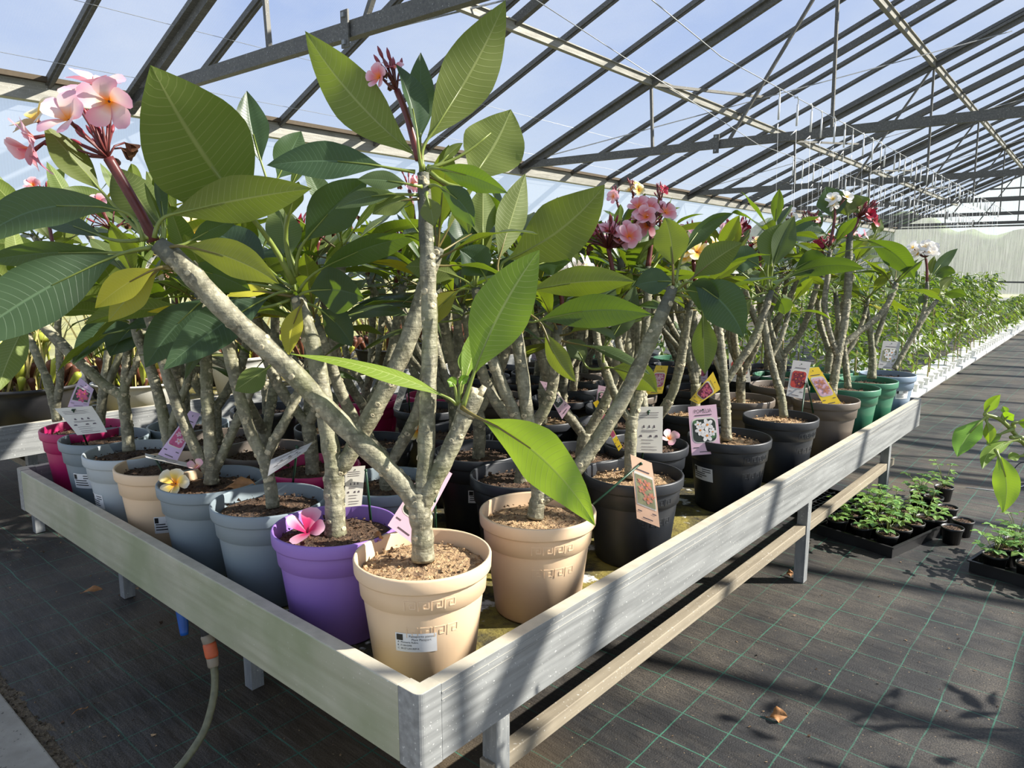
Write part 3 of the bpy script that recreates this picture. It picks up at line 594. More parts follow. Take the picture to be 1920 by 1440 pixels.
# ================================================================ potted plumerias traced on the bench
def cut_top(mb, D, rnd):
    a_, b_ = px(D, (872, 778)), px(D, (892, 738)); P_, R_ = smooth_path([a_, lerp(a_, b_, .5), b_], [.022, .023, .021], 3); mb.tube(P_, R_, 12, 0); t = (b_ - a_).normalized()
    for k in range(9):
        o = V((rnd.uniform(-1, 1), rnd.uniform(-1, 1), rnd.uniform(-1, 1))) * .012; mb.tube([b_ - t * .012 + o, b_ + o * 1.3 + t * rnd.uniform(.002, .012)], [.009, .006], 6, 3)
def hero_flowers(root, D, rnd):
    st = [px(D, p) for p in ((288, 452), (268, 408, -.02), (235, 350, -.04), (203, 296, -.06))]; d0 = D - .08
    P = lambda u, v_, z=0: at(u, v_, d0 + z)
    face = lambda du, dv, k=.8: (RGT * du - UPV * dv - FWD * k)
    pts = [(P(130, 226, -.05), face(-.1, -.4, .95), 'pink'), (P(205, 190, -.03), face(.25, .35, .75), 'pink'), (P(66, 258, -.02), face(-.9, .4, .45), 'pink'), (P(72, 228, .05), face(-.5, -.6, .7), 'yellow'), (P(140, 192, .06), face(-.2, -.6, .7), 'pink'), (P(180, 162, 0), face(.1, -.9, .5), 'pink'), (P(66, 280, .02), face(-.6, .8, .4), 'rose')]
    head(root, at(150, 225, d0), UPV * .8 - RGT * .4, 'pink', 7, 16, .104, rnd, pts, st, .0115, True, 3, .06)
def head_at(pal, u, v_, n, nb, size, foot, own=True, wd=0, z=0, spread=.07, srad=.007):
    def f(root, D, rnd):
        C_ = at(u, v_, D + z); st = [px(D, foot), lerp(px(D, foot), C_, .5) + RGT * .004, lerp(px(D, foot), C_, .82)] if foot else None
        head(root, C_, (C_ - px(D, foot)) if foot else V((0, 0, 1)), pal, n, nb, size, rnd, None, st, srad, own, wd, spread)
    return f
# the corner plant: three limbs from a low fork
plant('tall leaning plumeria in the peach-beige pot at the near bench corner', 'beige', (-.225, .22), 0, [
    ([(793, 1052), (792, 1000), (786, 950), (783, 925)], [.029, .028, .030, .026]),
    ([(786, 952), (742, 895), (640, 795), (540, 690, -.02), (430, 590, -.05), (350, 505, -.07), (297, 458, -.08)], [.027, .0255, .026, .0265, .027, .0265, .022], .12),
    ([(788, 945), (797, 880), (802, 760), (806, 640), (803, 520), (798, 420), (794, 325)], [.021, .0215, .021, .0205, .020, .0185, .0155], .30),
    ([(790, 948), (812, 905), (845, 840), (873, 776)], [.024, .024, .023, .022]),
  ], leaves=[
    # crown of the leaning limb
    [((290, 446, -.08), (318, 403, -.09), (585, 353, -.10), 88, 'D', 20, 4, dict(fold=.12, pr=.005)),
     ((268, 452, -.08), (228, 396, -.10), (-60, 470, -.30), 78, 'U', 35, 40, dict(fold=.2, y=.02)),
     ((285, 464, -.08), (222, 478, -.10), (-90, 662, -.28), 118, 'U', 10, 14, dict(fold=.1, y=.0, br=.85, pr=.0045)),
     ((285, 462, -.06), (215, 474, -.05), (-40, 492, 0), 50, 'U', -30, 8, dict(y=.0, br=.85)),
     ((262, 450, -.05), (195, 445, -.03), (52, 402, .05), 38, 'U', 20, 4, dict(y=.0, br=.8)),
     ((318, 500, -.08), (292, 504, -.10), (178, 578, -.12), 56, 'U', 10, 6, dict(y=.85, pm=2)),
     ((322, 505, -.08), (296, 506, -.09), (203, 604, -.05), 58, 'D', 15, 4, dict(y=.5, pm=2)),
     ((310, 468, -.08), (345, 462, -.10), (524, 532, -.12), 68, 'D', 22, 12, dict(y=.22, pm=2)),
     ((275, 448, -.06), (188, 356, -.06), (82, 234, -.12), 60, 'D', 25, 0, dict(br=.8)),
     ((315, 462, -.05), (356, 453, -.03), (446, 411, 0), 38, 'U', 20, 3, dict(y=.0)),
     ((306, 452, -.08), (309, 425, -.08), (293, 306, -.05), 22, 'U', 40, 0),
     ((306, 452, -.08), (303, 420, -.08), (271, 343, -.08), 14, 'D', 40, 0),
     ((300, 455, -.02), (300, 428, .0), (214, 312, .06), 84, 'D', 15, 0, dict(br=.85)),
     ((320, 470, -.02), (345, 500, .02), (470, 545, .1), 60, 'U', 30, 6, dict(y=0, br=.8))],
    # upright limb
    [((790, 322), (775, 288, .01), (572, 58, .03), 98, 'D', -18, -14, dict(fold=.1, pr=.0045)),
     ((795, 320), (801, 262, 0), (948, 0, -.02), 106, 'D', 12, -8, dict(fold=.14, pr=.005)),
     ((793, 318), (788, 262, .04), (789, 98, .07), 54, 'U', 15, 0, dict(y=0, br=.95)),
     ((791, 318), (783, 262, -.02), (742, 120, -.03), 46, 'U', 48, 8, dict(fold=.6, y=0)),
     ((800, 316), (893, 272, .02), (962, 215, .03), 0.1, 'D', 0, 0),
     ((800, 318), (882, 338, .02), (958, 205, .05), 118, 'D', -12, -6, dict(fold=.05, pr=.005)),
     ((778, 322), (720, 313, -.02), (500, 310, -.06), 70, 'U', 25, 10, dict(y=0, br=.95)),
     ((806, 318, -.02), (820, 316, -.05), (952, 362, -.09), 46, 'U', 30, 6, dict(y=0)),
     ((790, 350, -.02), (764, 345, -.04), (670, 336, -.06), 36, 'U', 20, 3, dict(y=.05, br=1.15)),
     ((800, 362, -.02), (800, 370, -.03), (813, 424, -.05), 42, 'U', 10, 2, dict(y=.15, br=1.1)),
     ((788, 366, 0), (745, 364, -.03), (628, 392, -.05), 34, 'U', 30, 8, dict(y=.05)),
     ((806, 350, -.01), (824, 350, -.04), (890, 426, -.08), 48, 'U', 30, 10, dict(y=0, br=.95)),
     ((790, 372, 0), (772, 374, -.02), (698, 402, -.03), 42, 'D', 20, 6, dict(pm=2)),
     ((803, 312, 0), (830, 302, .02), (868, 268, .02), 20, 'D', 20, 2),
     ((802, 330, .03), (835, 350, .05), (880, 440, .06), 40, 'D', 20, 8, dict(pm=2))],
  ], young=[
    [((868, 765, -.02), (888, 702, -.03), (1012, 468, -.05), 112, 'D', -14, 10, dict(fold=.08, wave=.07, br=1.05, pr=.005)),
     ((862, 762, 0), (868, 722, 0), (906, 598, .02), 34, 'D', 40, 0, dict(fold=.4)),
     ((856, 758, -.02), (838, 745, -.03), (545, 664, -.10), 40, 'D', 48, 14, dict(y=.1, pm=1, twist=.5)),
     ((866, 764, -.03), (903, 786, -.08), (1116, 986, -.34), 98, 'U', 22, 24, dict(fold=.08, wave=.10, br=1.25, y=.15, pm=2, pr=.0045)),
     ((858, 756, -.02), (853, 726, -.03), (838, 714, -.04), 22, 'U', 20, 4), ((862, 756, -.02), (862, 724, -.02), (880, 706, -.02), 18, 'U', 20, 4),
     ((860, 756, 0), (866, 700, 0), (868, 655, 0), 16, 'D', 30, 0)]],
  seed=11, dry=True, key=-1.02, heads=[hero_flowers,
    head_at('rose', 735, 140, 3, 10, .055, (786, 300, 0), True, 3, 0, .035, .0075)], stick=[cut_top])
plant('two-limbed plumeria in the violet purple pot', 'purple', (-.52, .2), 0, [
    ([(630, 1008), (628, 950), (626, 905), (628, 872)], [.030, .029, .029, .028]),
    ([(628, 880), (618, 830), (608, 760), (592, 670), (572, 605), (557, 556)], [.027, .026, .026, .025, .024, .019], .08),
    ([(628, 888), (650, 862), (690, 790), (735, 705), (772, 620), (802, 520), (822, 465)], [.022, .024, .026, .026, .025, .022, .018], .1),
  ], leaves=[
    [((551, 532, 0), (472, 408, -.12), (282, 122, -.42), 206, 'D', 8, -10, dict(fold=.1, wave=.04, pr=.0075)),
     ((553, 520, 0), (540, 408, -.04), (560, 340, -.1), 40, 'D', 30, 0, dict(pr=.007)),
     ((556, 515, 0), (572, 452, -.03), (690, 335, -.06), 90, 'U', 8, 6, dict(y=0, br=.85, pr=.005)),
     ((560, 548, 0), (600, 506, -.04), (790, 442, -.08), 52, 'U', 42, 10, dict(y=.02)),
     ((560, 556, 0), (580, 546, -.04), (682, 558, -.10), 88, 'U', 20, 8, dict(y=0, br=.65)),
     ((547, 548, 0), (505, 556, -.06), (306, 694, -.18), 82, 'U', 12, 8, dict(y=0, br=.85)),
     ((545, 550, .02), (385, 560, -.02), (272, 690, -.06), 78, 'U', 12, 8, dict(y=0, br=.8)),
     ((556, 562, 0), (566, 570, -.02), (541, 668, -.04), 40, 'U', 10, 6, dict(y=.8, pm=2)),
     ((552, 556, 0), (508, 549, -.02), (425, 556, -.05), 24, 'U', 40, 6, dict(y=.75, pm=2)),
     ((548, 560, .02), (502, 690, .05), (440, 733, .03), 50, 'D', 30, 0, dict(br=1.1)),
     ((548, 540, .02), (500, 500, .06), (380, 430, .12), 70, 'U', 20, 10, dict(y=0, br=.8)),
     ((553, 545, .04), (545, 480, .08), (520, 380, .12), 66, 'D', 15, 0),
     ((556, 510, .1), (490, 305, .16), (463, 170, .16), 62, 'U', 10, -4, dict(y=0, br=.85, fold=.4)), ((556, 510, .1), (520, 335, .2), (565, 246, .22), 66, 'U', 20, 0, dict(y=0)), ((560, 515, .06), (545, 352, .1), (600, 270, .08), 26, 'U', 45, 6, dict(y=.05)),
     ((548, 560, .0), (480, 580, -.04), (350, 640, -.12), 70, 'U', 20, 10, dict(y=0, br=.75)), ((556, 566, .04), (600, 580, .05), (660, 650, .02), 56, 'U', 20, 6, dict(y=0, br=.7)), ((545, 552, .06), (470, 520, .1), (330, 520, .1), 66, 'U', 25, 8, dict(y=0, br=.8))],
  ], crowns=[((822, 462), (836, 400), 9, .26, dict(spread=(10, 85)))], seed=12)
plant('plumeria with a slim fork in the blue-grey pot beside the violet pot', 'bluegrey', (-.82, .2), 0, [
    ([(512, 952), (506, 905), (496, 862)], [.021, .0205, .021]),
    ([(498, 868), (470, 810), (446, 730), (432, 670), (420, 615, -.02), (412, 575, -.02)], [.019, .019, .019, .021, .022, .018], .1),
    ([(496, 868), (515, 825), (540, 780), (560, 735, .02), (590, 680, .04)], [.016, .016, .0155, .015, .013]),
  ], crowns=[((412, 572, -.02), (400, 500), 8, .28, dict(yellow=.08)), ((592, 676, .04), (610, 640), 4, .16)], seed=13)
plant('three-stemmed plumeria in the dull blue-grey pot with a yellow bloom on its rim', 'bluegrey', (-1.12, .19), 0, [
    ([(396, 908), (397, 870), (392, 800), (388, 735), (386, 680), (380, 600), (372, 540)], [.026, .024, .022, .0215, .021, .02, .017], .1),
    ([(392, 885), (366, 840), (340, 780), (312, 700), (285, 610), (262, 540)], [.020, .019, .019, .018, .018, .015], .1),
    ([(400, 888), (418, 850), (440, 800), (455, 765, .02), (486, 700, .04)], [.017, .0165, .016, .015, .013]),
  ], crowns=[((372, 538), (370, 470), 10, .30), ((260, 536), (240, 480), 10, .29, dict(yellow=.06))], seed=14,
  heads=[head_at('yellow', 352, 432, 1, 4, .085, (372, 540), True, 0, 0, .01)])
plant('plumeria in the peach pot behind the pink picture tag', 'beige', (-1.40, .18), 0, [
    ([(322, 868), (316, 830), (302, 760), (285, 700), (262, 640), (245, 590)], [.022, .021, .020, .020, .019, .015], .1),
    ([(316, 825), (330, 770), (350, 720), (362, 660)], [.016, .015, .014, .012]),
  ], crowns=[((243, 584), (225, 520), 10, .29), ((362, 656), (372, 600), 6, .22)], seed=15, heads=[head_at('rose', 205, 405, 3, 6, .06, (243, 560), True, 3)])
plant('forked plumeria in the pale grey pot with a white card leaning over it', 'lightgrey', (-1.66, .18), 0, [
    ([(242, 846), (238, 800), (232, 752), (230, 735)], [.024, .023, .023, .023]),
    ([(230, 742), (196, 722), (150, 680), (105, 635), (70, 596), (50, 560)], [.020, .020, .021, .021, .020, .016], .1),
    ([(232, 738), (236, 700), (240, 650), (246, 600), (250, 545)], [.018, .0175, .017, .016, .014], .1),
    ([(236, 722), (252, 690), (262, 655), (270, 620)], [.013, .0125, .012, .011]),
  ], crowns=[((48, 556), (20, 500), 10, .30, dict(yellow=.08)), ((250, 540), (252, 470), 10, .29)], leaves=[[((250, 545, 0), (222, 580, -.05), (136, 684, -.12), 44, 'U', 15, 4, dict(y=0, br=.8)), ((250, 545, 0), (262, 600, -.05), (206, 668, -.1), 62, 'U', 15, 4, dict(y=0, br=.8)), ((250, 545, 0), (228, 590, -.02), (182, 626, -.05), 40, 'U', 20, 4, dict(y=.1)), ((48, 560, -.1), (52, 602, -.2), (-6, 738, -.35), 52, 'D', 15, 4, dict(br=1.1))]], seed=16)
plant('plumeria in the slate blue pot with a passport label on its front', 'bluegrey', (-1.95, .2), 0, [
    ([(187, 800), (190, 765), (194, 730), (200, 690), (206, 640), (214, 580)], [.021, .020, .020, .018, .017, .014], .1),
    ([(193, 745), (215, 690), (232, 650), (240, 610)], [.016, .016, .015, .013]),
  ], crowns=[((215, 574), (214, 500), 10, .30), ((241, 606), (250, 550), 8, .26)], seed=17)
plant('plumeria in the magenta pot at the far left bench corner', 'magenta', (-2.19, .21), 0, [
    ([(108, 790), (98, 745), (86, 705)], [.021, .020, .020]),
    ([(88, 710), (70, 670), (55, 635), (38, 600), (20, 560)], [.017, .017, .016, .015, .013], .1),
    ([(104, 770), (112, 720), (112, 670), (108, 620), (112, 560)], [.018, .017, .016, .015, .013], .1),
  ], crowns=[((18, 556), (0, 500), 10, .30), ((112, 556), (116, 490), 10, .30, dict(yellow=.07))], seed=18, heads=[head_at('rose', 78, 352, 2, 6, .06, (112, 540), True, 2)])
plant('plumeria with a long slanting limb in the second peach-beige pot along the sunlit rail', 'beige', (-.212, .61), 0, [
    ([(1003, 972), (1008, 940), (1014, 920)], [.026, .024, .023]),
    ([(1010, 935), (1003, 880), (990, 790), (978, 690), (966, 610), (958, 560)], [.021, .021, .0205, .020, .019, .016], .1),
    ([(1004, 905), (975, 800), (945, 730), (922, 670), (905, 610), (892, 540)], [.018, .018, .0175, .017, .016, .014], .1),
    ([(1012, 940), (1040, 918), (1085, 875), (1140, 795), (1185, 715, .02), (1225, 625, .03), (1262, 540, .04)], [.020, .0215, .022, .022, .022, .021, .0165], .13),
  ], leaves=[
    [((1263, 535, .04), (1262, 498, .03), (1247, 408, .02), 66, 'D', -12, 4, dict(br=1.0, y=.12, pm=2, fold=.05)),
     ((1268, 530, .04), (1280, 480, .05), (1375, 400, .06), 32, 'U', 45, 16, dict(fold=.4, y=0)),
     ((1266, 545, .04), (1300, 520, .03), (1392, 455, 0), 58, 'D', 18, 4, dict(pm=2, y=.05)),
     ((1268, 548, .04), (1300, 530, 0), (1394, 632, -.10), 84, 'U', 10, 14, dict(y=0, br=1.15)),
     ((1262, 545, .04), (1262, 528, .04), (1190, 535, .06), 52, 'U', 25, 4, dict(y=0)),
     ((1266, 552, .04), (1318, 588, .02), (1322, 702, .0), 48, 'D', 16, 0, dict(y=.05, br=.8)),
     ((1264, 548, .04), (1285, 545, .02), (1350, 572, -.04), 60, 'U', 25, 8, dict(y=0))],
    [((958, 552), (952, 486, -.02), (1134, 346, -.08), 112, 'D', 12, -16, dict(fold=.12, pr=.005)),
     ((960, 556), (992, 545, -.03), (1192, 528, -.08), 60, 'D', 14, 8, dict(br=.95)),
     ((962, 575), (1010, 602, -.05), (1222, 590, -.10), 66, 'U', 28, 14, dict(y=0, br=1.05)), ((962, 580), (1022, 622, -.02), (1080, 716, -.04), 42, 'D', 18, -6, dict(y=.15, pm=2)),
     ((955, 552), (935, 486, 0), (985, 325, .04), 60, 'D', 20, 0, dict(pm=2)),
     ((958, 560), (910, 520, -.03), (862, 468, -.06), 70, 'U', 15, 6, dict(y=0)),
     ((958, 556), (905, 540, -.04), (930, 640, -.12), 52, 'U', 22, 10, dict(y=0)),
     ((960, 560), (1000, 500, .02), (1070, 490, .04), 54, 'U', 20, 6, dict(y=0))],
    [((890, 536), (880, 470), (855, 380), 60, 'U', 20, 0, dict(y=0)), ((890, 536), (905, 450), (905, 350), 60, 'D', 15, 0), ((892, 540), (860, 520), (760, 500), 56, 'D', 20, 6),
     ((893, 545), (930, 530), (1000, 600), 50, 'U', 20, 8, dict(y=0)), ((890, 545), (860, 545), (800, 620), 44, 'U', 20, 8, dict(y=.5))],
  ], seed=19, dry=True, key=-1.0)
plant('plumeria carrying two pink flower heads in the black pot with the peach tag before it', 'black', (-.205, 1.07), 0, [
    ([(1182, 896), (1182, 850), (1184, 800), (1186, 780)], [.022, .021, .022, .021]),
    ([(1186, 788), (1197, 740), (1206, 690), (1210, 620), (1214, 560), (1216, 500)], [.018, .018, .017, .016, .015, .012], .15),
    ([(1184, 790), (1162, 760), (1142, 710), (1132, 680)], [.015, .0155, .015, .012]),
    ([(1190, 770), (1175, 700), (1160, 640), (1154, 570)], [.013, .013, .013, .012], .15),
  ], crowns=[((1215, 498), (1212, 440), 7, .2), ((1154, 568), (1152, 500), 7, .2)], leaves=[
    [((1133, 690), (1142, 640, -.02), (1190, 532, -.04), 44, 'U', 15, -8, dict(y=.05, br=1.1, wave=.12)), ((1133, 690), (1148, 690, -.03), (1232, 736, -.06), 56, 'D', 15, 10, dict(y=.1, br=1.1)),
     ((1133, 690), (1136, 640), (1147, 612), 18, 'U', 30, 0), ((1131, 690), (1095, 680), (1060, 640), 40, 'U', 20, 6)]],
  seed=20, dry=True, key=-.9, heads=[head_at('rose', 1138, 446, 7, 26, .078, (1153, 560), True, 4, 0, .09), head_at('rose', 1222, 410, 6, 20, .07, (1215, 500), True, 2, 0, .06)])
plant('plumeria with an upright trunk in the black pot behind the hanging pink tag', 'black', (-.19, 1.72), 0, [
    ([(1362, 826), (1361, 780), (1358, 720), (1352, 660), (1346, 610), (1340, 560), (1336, 500)], [.024, .022, .021, .021, .019, .017, .014], .15),
    ([(1362, 715), (1385, 680), (1412, 640), (1432, 590), (1446, 545)], [.016, .017, .0175, .017, .013], .15),
    ([(1352, 700), (1335, 660), (1322, 630)], [.012, .0115, .01]),
  ], leaves=[
    [((1446, 540), (1450, 500), (1490, 405), 46, 'U', 20, 4, dict(y=.05, fold=.5)), ((1444, 542), (1440, 500), (1470, 418), 60, 'D', 20, 4), ((1448, 545), (1475, 520), (1622, 505), 34, 'U', 45, 14, dict(y=0)),
     ((1447, 544), (1490, 505), (1552, 490), 44, 'U', 25, 8, dict(y=0)), ((1442, 545), (1395, 515), (1325, 508), 30, 'U', 40, 12, dict(y=0)), ((1440, 545), (1424, 500), (1362, 490), 50, 'U', 10, 10, dict(y=0, br=1.15)),
     ((1442, 548), (1410, 560), (1360, 620), 40, 'D', 20, 4), ((1445, 548), (1458, 560), (1470, 590), 36, 'U', 20, 4)]],
  crowns=[((1336, 498), (1334, 440), 9, .24)], seed=21, dry=True, key=-.75)
plant('plumeria with a kinked slim trunk in the black pot before the taupe pot', 'black', (-.18, 2.2), 0, [
    ([(1470, 782), (1464, 740), (1452, 700), (1440, 650), (1432, 600), (1428, 550)], [.021, .020, .018, .018, .017, .013], .1),
    ([(1446, 668), (1462, 640), (1475, 600), (1482, 570)], [.013, .0125, .012, .010], .3),
  ], crowns=[((1428, 548), (1424, 480), 9, .25), ((1483, 566), (1488, 520), 6, .2)], seed=22, dry=True, key=-.65)
plant('tall plumeria with crimson and white flowers in the taupe pot under a yellow tag', 'taupe', (-.17, 2.74), 0, [
    ([(1560, 742), (1566, 700), (1574, 655), (1584, 600), (1590, 540), (1592, 470), (1594, 435)], [.024, .023, .022, .021, .021, .019, .015], .25),
    ([(1576, 650), (1606, 626), (1640, 600), (1665, 570), (1680, 530)], [.018, .017, .017, .016, .013], .1),
    ([(1570, 668), (1555, 620), (1546, 570), (1552, 520), (1556, 470)], [.017, .016, .016, .015, .013], .2),
  ], leaves=[[((1594, 440), (1590, 405), (1575, 372), 60, 'D', 15, 4, dict(br=.9)), ((1596, 440), (1612, 400), (1600, 365), 50, 'D', 20, 0), ((1592, 440), (1562, 410), (1548, 350), 54, 'U', 20, 4, dict(y=0)), ((1598, 442), (1625, 450), (1715, 525), 44, 'U', 20, 12, dict(y=0)), ((1592, 445), (1550, 440), (1470, 445), 44, 'U', 30, 8, dict(y=0)), ((1598, 445), (1640, 440), (1652, 410), 24, 'D', 20, 0)]],
  crowns=[((1556, 466), (1550, 420), 8, .22), ((1680, 526), (1690, 480), 8, .22)], seed=23, dry=True,
  heads=[head_at('red', 1612, 402, 3, 18, .06, (1596, 440), True, 4, 0, .09), head_at('white', 1568, 380, 6, 6, .065, (1556, 460), True, 1, 0, .06)])
plant('plumeria in the nearer green pot', 'green', (-.19, 3.17), 0, [
    ([(1590, 728), (1586, 690), (1582, 655), (1572, 600), (1566, 540)], [.020, .019, .019, .017, .013], .15), ([(1582, 668), (1602, 640), (1618, 600), (1628, 560)], [.014, .014, .013, .011], .3)],
  crowns=[((1566, 536), (1562, 480), 9, .24), ((1628, 556), (1640, 510), 8, .22)], seed=24)
plant('thick-trunked plumeria in the farther green pot', 'green', (-.18, 3.48), 0, [
    ([(1634, 710), (1636, 680), (1634, 640), (1628, 600), (1622, 560)], [.028, .024, .020, .017, .013], .15), ([(1638, 650), (1652, 610), (1664, 570), (1672, 540)], [.017, .016, .014, .011], .4)],
  crowns=[((1622, 556), (1616, 510), 8, .22), ((1673, 536), (1686, 500), 9, .22)], seed=25)
plant('white-flowered plumeria leaning out of the pale blue pot at the far bench end', 'paleblue', (-.16, 3.8), 0, [
    ([(1676, 692), (1690, 668), (1712, 630), (1736, 590), (1758, 562)], [.019, .018, .0175, .016, .012], .1), ([(1722, 614), (1733, 580), (1738, 545), (1738, 528)], [.014, .0135, .013, .010], .3)],
  leaves=[[((1738, 530), (1746, 520), (1796, 466), 22, 'U', 30, 3, dict(y=0)), ((1738, 530), (1745, 515), (1752, 480), 16, 'D', 20, 0), ((1738, 532), (1752, 520), (1792, 512), 22, 'U', 35, 6, dict(y=0)), ((1738, 532), (1720, 525), (1690, 510), 22, 'U', 30, 5, dict(y=0)), ((1738, 532), (1742, 545), (1757, 556), 22, 'D', 20, 2)],
          [((1758, 560), (1768, 552), (1812, 556), 20, 'U', 40, 5, dict(y=0)), ((1758, 560), (1764, 545), (1788, 520), 20, 'D', 20, 3), ((1757, 560), (1744, 558), (1722, 570), 16, 'U', 30, 3)]],
  seed=26, heads=[head_at('white', 1735, 472, 12, 6, .075, (1738, 530), True, 0, 0, .085)])

def pxof(P):
    r = V(P) - CAM; d = r.dot(FWD); return (960 + FPX * r.dot(RGT) / d, 720 - FPX * r.dot(UPV) / d)
INNER = []
def inner(label, color, pot, tips, heads=(), seed=1, leaves=()):
    INNER.append(pot); b_ = pxof((pot[0], pot[1], .105)); f_ = pxof((pot[0], pot[1], .27)); br = [([b_, ((b_[0] + f_[0]) / 2 + 2, (b_[1] + f_[1]) / 2), f_], [.025, .024, .024])]; cr = []
    for (u, v_, n, sz) in tips:
        m_ = (f_[0] + (u - f_[0]) * .55 , f_[1] + (v_ - f_[1]) * .4); br.append(([(f_[0], f_[1] + 4), m_, (lerp(m_[0], u, .6), lerp(m_[1], v_, .55)), (u, v_)], [.019, .019, .018, .014], .15)); cr.append(((u, v_), (u + (u - f_[0]) * .25, v_ - 60), n, sz))
    plant(label, color, pot, 0, br, crowns=cr, leaves=leaves, seed=seed, dry=seed % 2 == 0, heads=heads)
inner('plumeria with airy pink and white blooms topping the far middle canopy', 'black', (-.78, 2.62), [(1190, 430, 8, .24), (1240, 425, 8, .24), (1150, 450, 7, .22)], [head_at('pink', 1155, 368, 2, 4, .07, (1168, 430), True, 0, 0, .03), head_at('yellow', 1186, 354, 3, 5, .065, (1190, 430), True, 0, 0, .04), head_at('red', 1236, 366, 2, 7, .05, (1238, 425), True, 0, 0, .03)], 41)
inner('plumeria with white and orange blooms behind the upright rail trunk', 'black', (-.50, 2.05), [(1300, 520, 8, .24), (1270, 500, 7, .24)], [head_at('pink', 1300, 442, 5, 6, .075, (1300, 510), True, 1, 0, .06), head_at('yellow', 1306, 482, 2, 2, .075, (1300, 515), True, 0, -.05, .03)], 42)
inner('plumeria with yellow-throated blooms beside a small crimson head', 'taupe', (-.49, 3.0), [(1390, 520, 8, .22), (1425, 510, 8, .22)], [head_at('yellow', 1372, 448, 4, 3, .075, (1388, 515), True, 0, 0, .05), head_at('yellow', 1424, 464, 4, 3, .07, (1424, 508), True, 0, 0, .05), head_at('red', 1396, 424, 3, 6, .06, (1392, 505), True, 0, 0, .03)], 43)
inner('plumeria with a withered brown flower head above broad leaves', 'black', (-.92, 1.52), [(1030, 530, 9, .26), (1080, 480, 8, .24)], [head_at('rose', 1032, 462, 1, 16, .05, (1030, 520), True, 6, 0, .06), head_at('white', 1096, 402, 3, 4, .06, (1082, 470), True, 0, 0, .04)], 44)
inner('plumeria with half-hidden rosy blooms behind the upright limb', 'black', (-1.02, 1.10), [(740, 540, 9, .26), (690, 520, 9, .26), (780, 440, 8, .24)], [head_at('rose', 752, 455, 3, 6, .08, (742, 530), True, 1, 0, .05), head_at('red', 650, 405, 1, 12, .05, (690, 515), True, 5, 0, .05), head_at('pink', 765, 340, 2, 6, .07, (778, 430), True, 2, 0, .04)], 45)
inner('plumeria with a dry brown head among white flowers far down the bench', 'black', (-.80, 3.30), [(1470, 500, 8, .22), (1510, 490, 8, .22)], [head_at('white', 1478, 402, 4, 4, .07, (1472, 490), True, 0, 0, .05), head_at('pink', 1520, 412, 1, 14, .05, (1510, 482), True, 6, 0, .06)], 46)
inner('tall plumeria with leaves standing against the left sheeting', 'black', (-1.98, .88), [(60, 440, 10, .32), (150, 420, 10, .32), (110, 470, 9, .3)], [], 47)
inner('tall plumeria rising behind the peach pot plant', 'black', (-1.45, .86), [(330, 430, 10, .30), (250, 410, 10, .30), (400, 440, 9, .3)], [], 48)
# ---------------------------------------------------------------- the packed middle of the bench
def proto(seed, hs, nb, pal=None, dry=False):
    """a whole plant standing at the origin, to be copied into the rows"""
    rnd = random.Random(seed); root = empty('potted_plumeria'); link('pot', pot_mesh('black', False), root, (0, 0, POT_Z)); link('soil', soil_mesh(dry, seed % 3, 220), root, (0, 0, POT_Z + .238))
    mb = MB(); fk = V((rnd.uniform(-.015, .015), rnd.uniform(-.015, .015), rnd.uniform(.2, .3))); branch(mb, [V((0, 0, .10)), lerp(V((0, 0, .1)), fk, .5) + V((.006, 0, 0)), fk], [.026, .025, .025], rnd, 0, True, 8); tips = []
    for k in range(nb):
        a = 2 * PI * k / nb + rnd.uniform(-.4, .4); sp_ = rnd.uniform(.10, .2); h = hs * rnd.uniform(.82, 1.08); t_ = V((math.cos(a) * sp_, math.sin(a) * sp_, h)); mid = lerp(fk, t_, .45) + V((math.cos(a), math.sin(a), 0)) * .04
        branch(mb, [fk - V((0, 0, .015)), lerp(fk, mid, .5) + V((math.cos(a), math.sin(a), 0)) * .02, mid, lerp(mid, t_, .55), t_], [.019, .02, .019, .018, .014], rnd, .15, True, 8); tips.append((t_, (t_ - mid).normalized()))
    mb.build('stem', BRM, root)
    for i, (t_, ax) in enumerate(tips):
        mb = MB(); crown(mb, t_, ax * .5 + V((0, 0, .6)), rnd.randint(9, 12), rnd.uniform(.25, .32), rnd, .55, .03); mb.build('leaf_cluster', LM, root)
        if pal and i == 0: head(root, t_ + V((0, 0, .15)), V((0, 0, 1)), pal, 7, 14, .066, rnd, None, [t_, t_ + V((.01, 0, .06)), t_ + V((0, .01, .12))], .007, True, 3, .07)
    return root
PT = [proto(101, .80, 3), proto(102, .74, 2), proto(103, .86, 3, 'pink', True), proto(104, .70, 2, 'white'), proto(105, .80, 2, 'red'), proto(106, .78, 3, 'yellow')]
for r in PT: r.location = (0, 0, 0)
used = set()
